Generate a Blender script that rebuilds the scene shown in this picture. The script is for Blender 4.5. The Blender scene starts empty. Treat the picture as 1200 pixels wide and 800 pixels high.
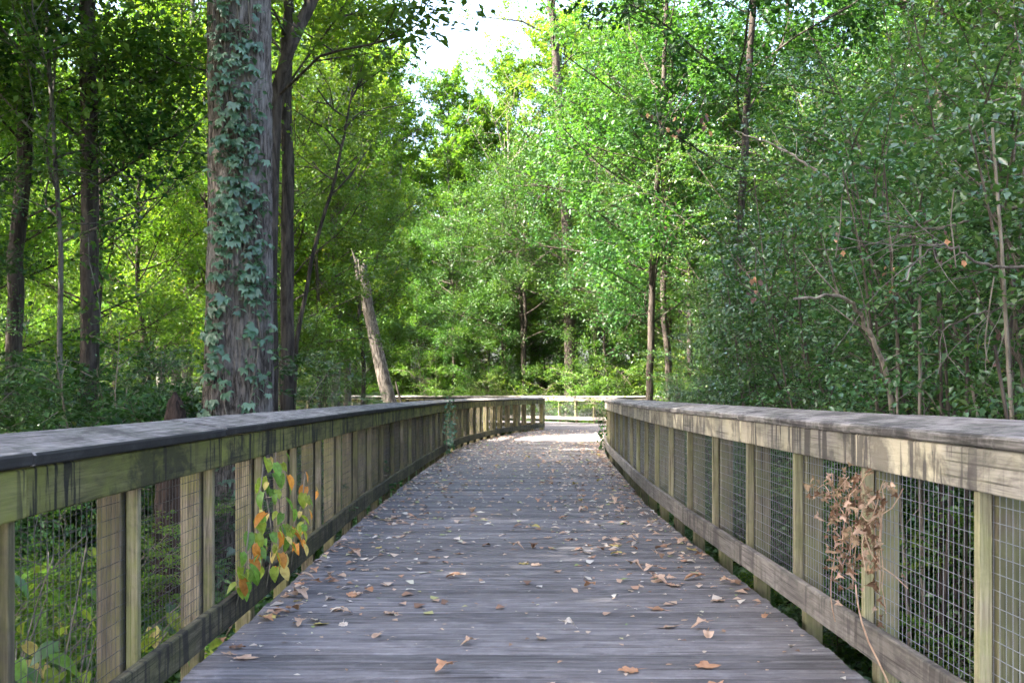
import bpy, math, random
import numpy as np
from mathutils import Vector, Matrix, noise as mnoise

R = math.radians
scene = bpy.context.scene
col = scene.collection

# ------------------------------------------------------------------ camera
CAM_H = 1.22
cam_d = bpy.data.cameras.new('camera')
cam = bpy.data.objects.new('camera', cam_d)
col.objects.link(cam)
cam.location = (0, 0, CAM_H)
cam.rotation_euler = (R(90), 0, 0)
cam_d.sensor_width = 36
cam_d.lens = 39
cam_d.shift_y = 0.0508
cam_d.clip_start = 0.05
cam_d.clip_end = 3000
cam_d.dof.use_dof = True
cam_d.dof.focus_distance = 7.5
cam_d.dof.aperture_fstop = 8.0
scene.camera = cam

# ------------------------------------------------------------------ light
SUN_AZ = math.atan2(-0.94, -0.30)      # from the left, a little behind the camera
SUN_EL = R(50)
world = bpy.data.worlds.new('World')
scene.world = world
world.use_nodes = True
wn = world.node_tree
wn.nodes.clear()
sky = wn.nodes.new('ShaderNodeTexSky')
sky.sky_type = 'NISHITA'
sky.sun_disc = False
sky.sun_elevation = SUN_EL
sky.sun_rotation = SUN_AZ
sky.air_density = 0.8
sky.dust_density = 4.5
sky.ozone_density = 0.4
bg = wn.nodes.new('ShaderNodeBackground')
bg.inputs['Strength'].default_value = 0.15
wo = wn.nodes.new('ShaderNodeOutputWorld')
wn.links.new(sky.outputs[0], bg.inputs[0])
wn.links.new(bg.outputs[0], wo.inputs[0])

sun_d = bpy.data.lights.new('sun', 'SUN')
sun_d.energy = 4.4
sun_d.angle = R(0.53)
sun_d.color = (1.0, 0.95, 0.86)
sun = bpy.data.objects.new('sun', sun_d)
col.objects.link(sun)
sd = Vector((math.sin(SUN_AZ) * math.cos(SUN_EL), math.cos(SUN_AZ) * math.cos(SUN_EL), math.sin(SUN_EL)))
sun.rotation_euler = (-sd).to_track_quat('-Z', 'Y').to_euler()
sun.location = sd * 60

scene.view_settings.view_transform = 'Standard'
scene.view_settings.look = 'None'
scene.view_settings.gamma = 1
scene.view_settings.exposure = 3.5
scene.view_settings.use_curve_mapping = False
scene.render.engine = 'CYCLES'
cy = scene.cycles
cy.use_denoising = True
cy.max_bounces = 5
cy.diffuse_bounces = 3
cy.transmission_bounces = 4
cy.use_adaptive_sampling = True
cy.adaptive_threshold = 0.03
cy.glossy_bounces = 2
cy.sample_clamp_indirect = 6

# ------------------------------------------------------------------ helpers
def tag(o, label=None, cat=None, group=None, kind=None):
    if label: o['label'] = label
    if cat: o['category'] = cat
    if group: o['group'] = group
    if kind: o['kind'] = kind
    return o

def empty(name, loc=(0, 0, 0), rz=0):
    o = bpy.data.objects.new(name, None)
    o.empty_display_size = 0.2
    o.location = loc
    o.rotation_euler = (0, 0, rz)
    col.objects.link(o)
    return o

def link(name, me, mat=None, parent=None, mw=None):
    if mat is not None and not me.materials:
        me.materials.append(mat)
    o = bpy.data.objects.new(name, me)
    col.objects.link(o)
    if parent: o.parent = parent
    if mw is not None: o.matrix_local = mw
    return o

def copy_tree(o, parent=None):
    c = o.copy()
    col.objects.link(c)
    c.parent = parent
    for ch in list(o.children):
        copy_tree(ch, c)
    return c

def tri_mesh(name, V, F, tint=None, smooth=False):
    me = bpy.data.meshes.new(name)
    V = np.ascontiguousarray(V, dtype=np.float32)
    F = np.ascontiguousarray(F, dtype=np.int32)
    nf, k = F.shape
    me.vertices.add(len(V)); me.vertices.foreach_set('co', V.ravel())
    me.loops.add(nf * k); me.loops.foreach_set('vertex_index', F.ravel())
    me.polygons.add(nf)
    me.polygons.foreach_set('loop_start', np.arange(0, nf * k, k, dtype=np.int32))
    me.polygons.foreach_set('loop_total', np.full(nf, k, dtype=np.int32))
    if smooth:
        me.polygons.foreach_set('use_smooth', np.ones(nf, dtype=bool))
    if tint is not None:
        a = me.attributes.new('tint', 'FLOAT', 'POINT')
        a.data.foreach_set('value', np.ascontiguousarray(tint, dtype=np.float32))
    me.update(calc_edges=True)
    return me

def norm(a):
    return a / np.maximum(np.linalg.norm(a, axis=-1, keepdims=True), 1e-9)

_boxes = {}
def cbox(lx, ly, lz, b=0.004):
    """chamfered box centred on its origin, shared between alike pieces"""
    key = (round(lx, 3), round(ly, 3), round(lz, 3), b)
    if key in _boxes: return _boxes[key]
    lx, ly, lz = key[:3]
    h = (lx / 2, ly / 2, lz / 2)
    V, idx = [], {}
    for sx in (-1, 1):
        for sy in (-1, 1):
            for sz in (-1, 1):
                for ax in range(3):
                    s = (sx, sy, sz)
                    p = [s[i] * (h[i] - (0 if i == ax else b)) for i in range(3)]
                    idx[(sx, sy, sz, ax)] = len(V); V.append(p)
    F = []
    for ax in range(3):
        u, v = (ax + 1) % 3, (ax + 2) % 3
        for s in (-1, 1):
            q = []
            for a, c in ((-1, -1), (1, -1), (1, 1), (-1, 1)):
                k = [0, 0, 0]; k[ax] = s; k[u] = a; k[v] = c
                q.append(idx[(*k, ax)])
            F.append(q if s > 0 else q[::-1])
    for ax in range(3):                     # edges parallel to ax
        u, v = (ax + 1) % 3, (ax + 2) % 3
        for a in (-1, 1):
            for c in (-1, 1):
                k0 = [0, 0, 0]; k0[u] = a; k0[v] = c
                k0[ax] = -1; A = tuple(k0); k0[ax] = 1; B = tuple(k0)
                q = [idx[(*A, u)], idx[(*B, u)], idx[(*B, v)], idx[(*A, v)]]
                F.append(q if a * c < 0 else q[::-1])
    for sx in (-1, 1):
        for sy in (-1, 1):
            for sz in (-1, 1):
                t = [idx[(sx, sy, sz, 0)], idx[(sx, sy, sz, 1)], idx[(sx, sy, sz, 2)]]
                F.append(t if sx * sy * sz > 0 else t[::-1])
    me = bpy.data.meshes.new('board')
    me.from_pydata(V, [], F)
    me.update()
    _boxes[key] = me
    return me

_matcopy = {}
def with_mat(me, mat):
    key = (me.name, mat.name)
    if key not in _matcopy:
        m2 = me.copy(); m2.materials.clear(); m2.materials.append(mat)
        _matcopy[key] = m2
    return _matcopy[key]

class Tubes:
    """collects tapered tubes into one vertex and face list"""
    def __init__(s): s.V = []; s.F = []; s.n = 0
    def add(s, pts, rad, sides=6):
        pts = np.asarray(pts, float); rad = np.broadcast_to(np.asarray(rad, float), (len(pts),))
        t = norm(np.gradient(pts, axis=0))
        ref = np.array([0.13, 0.97, 0.2]) if abs(t[0, 1]) < 0.8 else np.array([0.98, 0.1, 0.17])
        u = norm(np.cross(t, ref)); v = np.cross(t, u)
        a = np.arange(sides) * 2 * math.pi / sides
        ring = pts[:, None, :] + rad[:, None, None] * (np.cos(a)[None, :, None] * u[:, None, :] + np.sin(a)[None, :, None] * v[:, None, :])
        k = len(pts)
        i = np.arange(k - 1)[:, None] * sides + np.arange(sides)[None, :]
        j = np.arange(k - 1)[:, None] * sides + ((np.arange(sides) + 1) % sides)[None, :]
        f = np.stack([i, j, j + sides, i + sides], -1).reshape(-1, 4)
        s.V.append(ring.reshape(-1, 3)); s.F.append(f + s.n); s.n += k * sides
    def mesh(s, name):
        return tri_mesh(name, np.concatenate(s.V), np.concatenate(s.F), smooth=True)

def limb(rng, p, d, length, n, up=0.0, wob=0.12):
    pts = [np.array(p, float)]; d = np.array(d, float); d /= np.linalg.norm(d)
    st = length / n
    for _ in range(n):
        d = d + np.array([0, 0, up]) + rng.normal(0, wob, 3)
        d /= np.linalg.norm(d)
        pts.append(pts[-1] + d * st)
    return np.array(pts)

def spray(rng, P0, D, Ln, per, ll, lw, droop=0.15, jit=0.5, fold=0.18, up=(0, 0, 1), spread=0.0):
    """leaves set left and right along twigs; returns vertices, triangles, tint"""
    N = len(P0); M = N * per
    t = ((np.tile(np.arange(per), N) + rng.random(M) * 0.8) / per) * 1.02
    side = np.where(np.tile(np.arange(per), N) % 2 == 0, 1.0, -1.0)[:, None]
    P = np.repeat(P0, per, 0); Dd = np.repeat(norm(D), per, 0); L = np.repeat(Ln, per)
    base = P + Dd * (L * t)[:, None] + rng.normal(0, 1, (M, 3)) * spread
    n = norm(np.array(up)[None, :] + rng.normal(0, jit, (M, 3)))
    s = norm(np.cross(Dd, n)) * side
    ld = norm(Dd * 0.6 + s * 0.9 + np.array([0, 0, -droop]) + rng.normal(0, 0.3, (M, 3)))
    n2 = norm(n - ld * np.sum(n * ld, 1, keepdims=True))
    b = np.cross(n2, ld)
    sz = (ll * (0.6 + 0.7 * rng.random(M)))[:, None]
    V = np.empty((M, 4, 3))
    V[:, 0] = base
    V[:, 1] = base + ld * sz * 0.45 + b * sz * lw * 0.5 + n2 * sz * fold * 0.5
    V[:, 2] = base + ld * sz - n2 * sz * fold * 0.4
    V[:, 3] = base + ld * sz * 0.45 - b * sz * lw * 0.5 + n2 * sz * fold * 0.5
    k = np.arange(M)[:, None] * 4
    F = np.concatenate([k + [[0, 1, 2]], k + [[0, 2, 3]]])
    tint = np.repeat(np.clip(rng.random(M) * 0.5 + np.repeat(rng.random(N), per) * 0.5, 0, 1), 4)
    return V.reshape(-1, 3), F, tint

def spline(pts, step):
    """resample a polyline of (x, y) control points, smoothed, at even arc steps"""
    p = np.array(pts, float); out = []
    for i in range(len(p) - 1):
        p0 = p[max(i - 1, 0)]; p1 = p[i]; p2 = p[i + 1]; p3 = p[min(i + 2, len(p) - 1)]
        for t in np.linspace(0, 1, 24, endpoint=False):
            out.append(0.5 * ((2 * p1) + (-p0 + p2) * t + (2 * p0 - 5 * p1 + 4 * p2 - p3) * t * t + (-p0 + 3 * p1 - 3 * p2 + p3) * t ** 3))
    out.append(p[-1]); out = np.array(out)
    s = np.concatenate([[0], np.cumsum(np.linalg.norm(np.diff(out, axis=0), axis=1))])
    n = max(1, round(s[-1] / step))
    q = np.linspace(0, s[-1], n + 1)
    return np.stack([np.interp(q, s, out[:, 0]), np.interp(q, s, out[:, 1])], 1)

# ------------------------------------------------------------------ materials
class NT:
    def __init__(s, name):
        s.m = bpy.data.materials.new(name); s.m.use_nodes = True
        s.t = s.m.node_tree; s.t.nodes.clear()
        s.out = s.n('OutputMaterial')
    def n(s, typ, **kw):
        nd = s.t.nodes.new('ShaderNode' + typ)
        for k, v in kw.items(): setattr(nd, k, v)
        return nd
    def l(s, a, b): s.t.links.new(a, b)
    def ramp(s, fac, stops):
        r = s.n('ValToRGB'); e = r.color_ramp.elements
        while len(e) < len(stops): e.new(0.5)
        for el, (p, c) in zip(e, stops):
            el.position = p; el.color = (*c, 1) if len(c) == 3 else c
        s.l(fac, r.inputs[0]); return r.outputs[0]
    def noise(s, vec, scale, detail=4, rough=0.55, dist=0.0):
        x = s.n('TexNoise'); x.inputs['Scale'].default_value = scale
        x.inputs['Detail'].default_value = detail; x.inputs['Roughness'].default_value = rough
        x.inputs['Distortion'].default_value = dist
        if vec is not None: s.l(vec, x.inputs['Vector'])
        return x.outputs[0]
    def mapping(s, vec, scale):
        m = s.n('Mapping'); m.inputs['Scale'].default_value = scale; s.l(vec, m.inputs['Vector']); return m.outputs[0]
    def mix(s, fac, a, b, mode='MIX'):
        m = s.n('Mix', data_type='RGBA', blend_type=mode)
        for sock, v in ((m.inputs[0], fac), (m.inputs[6], a), (m.inputs[7], b)):
            if isinstance(v, (int, float)): sock.default_value = v
            elif isinstance(v, tuple): sock.default_value = (*v, 1) if len(v) == 3 else v
            else: s.l(v, sock)
        return m.outputs[2]
    def math(s, op, a, b=None, c=None, clamp=False):
        m = s.n('Math', operation=op, use_clamp=clamp)
        for i, v in enumerate((a, b, c)):
            if v is None: continue
            if isinstance(v, (int, float)): m.inputs[i].default_value = v
            else: s.l(v, m.inputs[i])
        return m.outputs[0]
    def objcoord(s, amount=37.0):
        """object coordinates shifted by a random amount for each object"""
        tc = s.n('TexCoord'); oi = s.n('ObjectInfo')
        a = s.n('VectorMath', operation='MULTIPLY'); cx = s.n('CombineXYZ')
        for i in range(3): s.l(oi.outputs['Random'], cx.inputs[i])
        s.l(cx.outputs[0], a.inputs[0]); a.inputs[1].default_value = (amount, amount * 0.71, amount * 1.31)
        b = s.n('VectorMath', operation='ADD'); s.l(tc.outputs['Object'], b.inputs[0]); s.l(a.outputs[0], b.inputs[1])
        return b.outputs[0], oi.outputs['Random'], tc
    def principled(s, colr, rough=0.8, spec=0.3, bump=None, bstr=0.3, bdist=0.01):
        p = s.n('BsdfPrincipled')
        s.l(colr, p.inputs['Base Color']) if not isinstance(colr, tuple) else setattr(p.inputs['Base Color'], 'default_value', (*colr, 1))
        if isinstance(rough, (int, float)): p.inputs['Roughness'].default_value = rough
        else: s.l(rough, p.inputs['Roughness'])
        p.inputs['Specular IOR Level'].default_value = spec
        if bump is not None:
            b = s.n('Bump'); b.inputs['Strength'].default_value = bstr; b.inputs['Distance'].default_value = bdist
            s.l(bump, b.inputs['Height']); s.l(b.outputs[0], p.inputs['Normal'])
        return p
    def done(s, shader):
        s.l(shader, s.out.inputs[0]); return s.m

def wood(name, light, dark, stain=(0.03, 0.028, 0.025), stain_amt=0.5, moss=(0.11, 0.13, 0.03), moss_amt=0.0, rough=0.85, streak=True, fresh=None, edge_dark=0.0, axis='x', lichen=0.0, line=0.75, vary=0.6):
    t = NT(name)
    v, rnd, tc = t.objcoord()
    ax = (lambda a, b: (a, b, b)) if axis == 'x' else (lambda a, b: (b, b, a))
    g = t.noise(t.mapping(v, ax(1.0, 17)), 2.2, 7, 0.7, 0.5)
    fine = t.noise(t.mapping(v, ax(1.1, 46)), 2.0, 5, 0.68, 0.25)
    c = t.ramp(g, [(0.40, dark), (0.58, light)])
    c = t.mix(t.math('MULTIPLY', t.ramp(fine, [(0.38, (1, 1, 1)), (0.49, (0, 0, 0))]), line), c, tuple(x * 0.4 for x in dark))
    chk = t.noise(t.mapping(v, ax(0.7, 48)), 1.3, 2, 0.5)           # long drying checks
    c = t.mix(t.math('MULTIPLY', t.ramp(chk, [(0.31, (1, 1, 1)), (0.36, (0, 0, 0))]), 0.85), c, tuple(x * 0.2 for x in dark))
    if fresh is not None:
        fr = t.ramp(t.noise(v, 1.1, 3, 0.6), [(0.47, (0, 0, 0)), (0.57, (1, 1, 1))])
        c = t.mix(t.math('MULTIPLY', fr, 0.85), c, fresh)
    if moss_amt > 0:
        mo = t.ramp(t.noise(t.mapping(v, (1, 2, 2)), 2.6, 6, 0.66), [(0.38, (0, 0, 0)), (0.60, (1, 1, 1))])
        c = t.mix(t.math('MULTIPLY', mo, moss_amt), c, moss)
    if lichen > 0:
        li = t.ramp(t.noise(v, 7.0, 9, 0.72, 0.4), [(0.50, (0, 0, 0)), (0.62, (1, 1, 1))])
        c = t.mix(t.math('MULTIPLY', li, lichen), c, tuple(min(0.6, x * 1.55) for x in light))
    blot = t.ramp(t.noise(t.mapping(v, (1, 1.6, 1.6)), 2.4, 8, 0.7, 0.3), [(0.50, (0, 0, 0)), (0.60, (1, 1, 1))])
    c = t.mix(t.math('MULTIPLY', blot, stain_amt * 0.75), c, stain)
    if streak:                              # black drips, in clusters of uneven width
        st = t.ramp(t.noise(t.mapping(v, (9, 3, 0.8)), 1.7, 5, 0.62, 0.5), [(0.51, (0, 0, 0)), (0.56, (1, 1, 1))])
        cl = t.ramp(t.noise(v, 1.7, 3, 0.6), [(0.38, (0, 0, 0)), (0.50, (1, 1, 1))])
        c = t.mix(t.math('MULTIPLY', t.math('MULTIPLY', st, cl), stain_amt), c, stain)
    if edge_dark > 0:                       # algae-blackened board edges
        sx = t.n('SeparateXYZ'); t.l(tc.outputs['Normal'], sx.inputs[0])
        e = t.math('GREATER_THAN', t.math('ABSOLUTE', sx.outputs[1]), 0.6)
        e = t.math('MULTIPLY', e, t.math('MULTIPLY_ADD', t.noise(v, 5, 4, 0.6), 0.5, edge_dark - 0.25), clamp=True)
        c = t.mix(e, c, (0.018, 0.016, 0.014))
    hv = t.n('HueSaturation')               # each board a little lighter or darker
    t.l(t.math('MULTIPLY_ADD', rnd, vary, 1 - vary / 2), hv.inputs['Value'])
    t.l(c, hv.inputs['Color'])
    h = t.math('ADD', t.math('MULTIPLY', g, 0.7), t.math('MULTIPLY', fine, 0.9))
    p = t.principled(hv.outputs[0], rough, 0.25, h, 0.8, 0.004)
    return t.done(p.outputs[0])

def leafmat(name, stops, trans=(1.25, 1.35, 0.45), tmix=0.42, rough=0.45, spec=0.3, hue=0.03, val=0.35):
    t = NT(name)
    at = t.n('Attribute', attribute_name='tint')
    oi = t.n('ObjectInfo')
    c = t.ramp(at.outputs['Fac'], stops)
    hs = t.n('HueSaturation')
    t.l(t.math('MULTIPLY_ADD', oi.outputs['Random'], hue, 0.5 - hue / 2), hs.inputs['Hue'])
    rr = t.math('FRACT', t.math('MULTIPLY', oi.outputs['Random'], 7.31))
    t.l(t.math('MULTIPLY_ADD', rr, val, 1 - val / 2), hs.inputs['Value'])
    t.l(c, hs.inputs['Color'])
    p = t.principled(hs.outputs[0], rough, spec)
    tr = t.n('BsdfTranslucent')
    t.l(t.mix(1.0, hs.outputs[0], trans, 'MULTIPLY'), tr.inputs['Color'])
    mx = t.n('MixShader'); mx.inputs[0].default_value = tmix
    t.l(p.outputs[0], mx.inputs[1]); t.l(tr.outputs[0], mx.inputs[2])
    return t.done(mx.outputs[0])

def bark(name, light, dark, scale=1.0, lichen=None):
    t = NT(name)
    v, rnd, tc = t.objcoord(11)
    g = t.noise(t.mapping(v, (9 * scale, 9 * scale, 1.6 * scale)), 1.6, 7, 0.65, 0.6)
    c = t.ramp(g, [(0.40, dark), (0.60, light)])
    if lichen:
        li = t.ramp(t.noise(v, 2.3, 5, 0.6), [(0.50, (0, 0, 0)), (0.66, (1, 1, 1))])
        c = t.mix(t.math('MULTIPLY', li, 0.55), c, lichen)
    p = t.principled(c, 0.9, 0.15, g, 0.9, 0.03)
    return t.done(p.outputs[0])

M = {}
M['plank'] = wood('weathered_plank', (0.186, 0.173, 0.178), (0.075, 0.069, 0.071), (0.03, 0.027, 0.029), 0.35, moss=(0.12, 0.108, 0.108), moss_amt=0.35, streak=False, rough=0.8, lichen=0.25, line=0.6, vary=0.6)
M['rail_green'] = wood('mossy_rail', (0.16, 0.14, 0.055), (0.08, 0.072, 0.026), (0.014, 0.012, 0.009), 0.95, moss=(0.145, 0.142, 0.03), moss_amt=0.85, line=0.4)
M['post_green'] = wood('mossy_post', (0.24, 0.185, 0.125), (0.10, 0.078, 0.05), (0.03, 0.026, 0.018), 0.45, moss=(0.15, 0.145, 0.042), moss_amt=0.6, streak=False, axis='z', vary=0.8)
M['cap_grey'] = wood('grey_cap', (0.29, 0.26, 0.245), (0.10, 0.088, 0.084), (0.03, 0.026, 0.025), 0.9, moss=(0.15, 0.155, 0.09), moss_amt=0.2, streak=False, lichen=0.35)
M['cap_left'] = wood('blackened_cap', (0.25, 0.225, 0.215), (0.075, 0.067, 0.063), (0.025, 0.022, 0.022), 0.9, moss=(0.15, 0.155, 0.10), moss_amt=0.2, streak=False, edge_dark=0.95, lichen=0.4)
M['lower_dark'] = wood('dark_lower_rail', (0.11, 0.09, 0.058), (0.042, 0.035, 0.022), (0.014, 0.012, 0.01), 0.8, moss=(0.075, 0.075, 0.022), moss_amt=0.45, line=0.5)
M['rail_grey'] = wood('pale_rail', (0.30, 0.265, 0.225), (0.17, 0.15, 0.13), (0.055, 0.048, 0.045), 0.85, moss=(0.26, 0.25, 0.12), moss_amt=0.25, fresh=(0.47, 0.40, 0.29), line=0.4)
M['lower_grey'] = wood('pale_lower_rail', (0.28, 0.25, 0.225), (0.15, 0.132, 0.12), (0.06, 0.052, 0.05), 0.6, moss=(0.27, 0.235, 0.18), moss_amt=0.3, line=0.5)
M['stud_pale'] = wood('pale_stud', (0.36, 0.31, 0.215), (0.22, 0.185, 0.125), (0.10, 0.085, 0.06), 0.35, moss=(0.27, 0.27, 0.11), moss_amt=0.5, streak=False, axis='z')
M['post_pale'] = wood('pale_post', (0.235, 0.195, 0.13), (0.14, 0.115, 0.075), (0.06, 0.05, 0.035), 0.4, moss=(0.155, 0.165, 0.06), moss_amt=0.65, streak=False, axis='z')
t = NT('galvanised_wire')
M['wire'] = t.done(t.principled((0.22, 0.22, 0.23), 0.5, 0.5).outputs[0])
t = NT('dark_wire')  # plain darker grey wire, for the mossy railings
M['wire_dark'] = t.done(t.principled((0.055, 0.052, 0.05), 0.6, 0.3).outputs[0])

M['bark_big'] = bark('furrowed_bark', (0.17, 0.142, 0.122), (0.028, 0.022, 0.018), 2.6, (0.22, 0.20, 0.185))
M['bark_dark'] = bark('dark_bark', (0.085, 0.068, 0.055), (0.028, 0.022, 0.018), 1.0)
M['bark_snag'] = bark('snag_bark', (0.22, 0.185, 0.155), (0.045, 0.036, 0.03), 2.2)
M['bark_knee'] = bark('knee_bark', (0.05, 0.032, 0.024), (0.015, 0.010, 0.008), 2.0)
M['bark_grey'] = bark('grey_bark', (0.17, 0.145, 0.125), (0.06, 0.05, 0.042), 1.0, (0.19, 0.20, 0.165))
M['bark_pale'] = bark('pale_bark', (0.30, 0.25, 0.20), (0.11, 0.09, 0.07), 1.4)
M['stem_dark'] = bark('dark_stem', (0.12, 0.095, 0.075), (0.05, 0.04, 0.03), 2.0)
M['stem'] = bark('shrub_stem', (0.24, 0.20, 0.16), (0.12, 0.10, 0.075), 2.0)

G = lambda *a: a
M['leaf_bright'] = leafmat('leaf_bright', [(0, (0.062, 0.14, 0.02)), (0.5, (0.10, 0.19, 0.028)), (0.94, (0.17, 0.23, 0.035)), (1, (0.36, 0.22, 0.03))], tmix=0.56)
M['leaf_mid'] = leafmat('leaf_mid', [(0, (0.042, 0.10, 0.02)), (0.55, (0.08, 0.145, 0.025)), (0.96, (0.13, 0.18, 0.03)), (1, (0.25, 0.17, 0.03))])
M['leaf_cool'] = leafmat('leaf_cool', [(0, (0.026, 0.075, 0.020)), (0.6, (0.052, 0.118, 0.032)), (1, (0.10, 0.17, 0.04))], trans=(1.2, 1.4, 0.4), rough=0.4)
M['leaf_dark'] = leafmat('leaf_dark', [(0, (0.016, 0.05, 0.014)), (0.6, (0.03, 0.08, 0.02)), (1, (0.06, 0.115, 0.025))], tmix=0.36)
M['leaf_privet'] = leafmat('leaf_privet', [(0, (0.018, 0.055, 0.018)), (0.35, (0.045, 0.105, 0.035)), (0.65, (0.08, 0.15, 0.06)), (0.93, (0.15, 0.22, 0.10)), (1, (0.24, 0.24, 0.06))], trans=(1.3, 1.4, 0.4), rough=0.24, spec=0.8, tmix=0.34)
M['leaf_ivy'] = leafmat('leaf_ivy', [(0, (0.025, 0.07, 0.03)), (0.5, (0.065, 0.135, 0.075)), (0.85, (0.11, 0.18, 0.115)), (1, (0.14, 0.21, 0.10))], trans=(1.0, 1.3, 0.5), tmix=0.25, rough=0.4, spec=0.6)
M['leaf_ground'] = leafmat('leaf_ground', [(0, (0.045, 0.10, 0.04)), (0.6, (0.085, 0.165, 0.065)), (0.94, (0.09, 0.15, 0.05)), (0.97, (0.24, 0.17, 0.06)), (1, (0.25, 0.12, 0.05))], rough=0.4)
def plainleaf(name, c, tmix=0.25, rough=0.6, var=0.5):
    t = NT(name)
    v, rnd, tc = t.objcoord(5)
    hs = t.n('HueSaturation'); hs.inputs['Color'].default_value = (*c, 1)
    blo = t.ramp(t.noise(v, 28, 3, 0.6), [(0.35, (0.7, 0.64, 0.58)), (0.6, (1, 1, 1))])
    t.l(t.math('MULTIPLY_ADD', rnd, var, 1 - var / 2), hs.inputs['Value'])
    cc = t.mix(1.0, hs.outputs[0], blo, 'MULTIPLY')
    p = t.principled(cc, rough, 0.3)
    tr = t.n('BsdfTranslucent'); t.l(cc, tr.inputs['Color'])
    mx = t.n('MixShader'); mx.inputs[0].default_value = tmix
    t.l(p.outputs[0], mx.inputs[1]); t.l(tr.outputs[0], mx.inputs[2])
    return t.done(mx.outputs[0])
M['dry_tan'] = plainleaf('dry_tan', (0.55, 0.38, 0.27), var=.35)
M['dry_orange'] = plainleaf('dry_orange', (0.50, 0.27, 0.15))
M['dry_brown'] = plainleaf('dry_brown', (0.30, 0.165, 0.10))
M['vine_tan'] = plainleaf('vine_tan', (0.34, 0.235, 0.14))
M['vine_brown'] = plainleaf('vine_brown', (0.19, 0.105, 0.06))
M['dry_dark'] = plainleaf('dry_dark', (0.11, 0.06, 0.05))
M['dry_pale'] = plainleaf('dry_pale', (0.56, 0.49, 0.41))
M['dry_yellow'] = plainleaf('dry_yellow', (0.50, 0.40, 0.12))
M['fresh_green'] = plainleaf('fresh_green', (0.12, 0.24, 0.03), 0.4, 0.45)
M['lime'] = plainleaf('lime_leaf', (0.22, 0.30, 0.03), 0.45, 0.45)
M['amber'] = plainleaf('amber_leaf', (0.50, 0.21, 0.03), 0.4, 0.5)

t = NT('forest_floor')
tc = t.n('TexCoord')
n1 = t.noise(tc.outputs['Object'], 0.35, 6, 0.6); n2 = t.noise(tc.outputs['Object'], 9, 6, 0.7)
c = t.ramp(n2, [(0.35, (0.02, 0.015, 0.010)), (0.6, (0.055, 0.04, 0.024))])
c = t.mix(t.ramp(n1, [(0.42, (0, 0, 0)), (0.6, (1, 1, 1))]), c, (0.03, 0.06, 0.018))
M['floor'] = t.done(t.principled(c, 0.95, 0.1, n2, 0.8, 0.05).outputs[0])

# ------------------------------------------------------------------ the setting: ground
GZ = -0.75
def ground_z(x, y):
    return GZ + 0.16 * mnoise.noise((x * 0.11, y * 0.11, 3.1)) + 0.05 * mnoise.noise((x * 0.6, y * 0.6, 7.7))
u = np.linspace(-1, 1, 141)
gx = np.sign(u) * (np.abs(u) * 40 + np.abs(u) ** 5 * 560); gy = gx + 25
V = [(x, y, ground_z(x, y)) for y in gy for x in gx]
k = len(gx)
F = [(j * k + i, j * k + i + 1, (j + 1) * k + i + 1, (j + 1) * k + i) for j in range(k - 1) for i in range(k - 1)]
tag(link('ground', tri_mesh('ground', np.array(V), np.array(F), smooth=True), M['floor']), kind='structure')

# ------------------------------------------------------------------ boardwalk deck
rng = np.random.default_rng(5)
LEFT = [(-1.34, -3.5), (-1.36, 2), (-1.40, 6.4), (-1.45, 9.5), (-1.46, 13.4), (-1.37, 19.3), (-1.20, 24.8), (-0.67, 29.9), (0.10, 34.2), (1.12, 37.8)]
RIGHT = [(1.50, -3.5), (1.50, 2), (1.49, 6.4), (1.47, 9.0), (1.50, 12.2), (1.66, 17.0), (1.90, 22.5), (2.35, 27.5), (3.2, 31.8), (4.7, 35.4), (7.0, 38.0), (11.0, 39.6)]
FAR = [(-9.0, 55.5), (-4.5, 52.8), (0.6, 49.6), (3.6, 45.6), (6.6, 43.6), (11.0, 42.6)]
RETURN = [(1.12, 37.8), (-2.2, 40.4), (-9.0, 45.5)]
deck = empty('boardwalk'); tag(deck, kind='structure')
PITCH = 0.1435
fineL = spline(LEFT, 0.05); fineR = spline(RIGHT[:11], 0.05)
def edge(fine, s):                        # point at fraction s of the edge, by y on the straight, by arc on the bend
    i = np.clip(s * (len(fine) - 1), 0, len(fine) - 1)
    return np.array([np.interp(i, np.arange(len(fine)), fine[:, 0]), np.interp(i, np.arange(len(fine)), fine[:, 1])])
def xat(fine, y): return float(np.interp(y, fine[:, 1], fine[:, 0]))
plank_me = with_mat(cbox(2.94, PITCH - 0.014, 0.038, 0.008), M['plank'])
y = -3.2; ncount = 0
while y < 14.0:
    xl, xr = xat(fineL, y) , xat(fineR, y)
    jx = rng.normal(0, 0.006)
    o = link('plank', plank_me, None, deck, Matrix.Translation(((xl + xr) / 2 + jx, y, -0.019 + rng.normal(0, 0.0012))) @ Matrix.Rotation(rng.normal(0, 0.0006), 4, 'Z') @ Matrix.Rotation(rng.normal(0, 0.0022), 4, 'X'))
    if rng.random() < 0.5: o.rotation_euler.z += math.pi
    y += PITCH; ncount += 1
y_bend = y - PITCH / 2
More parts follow.
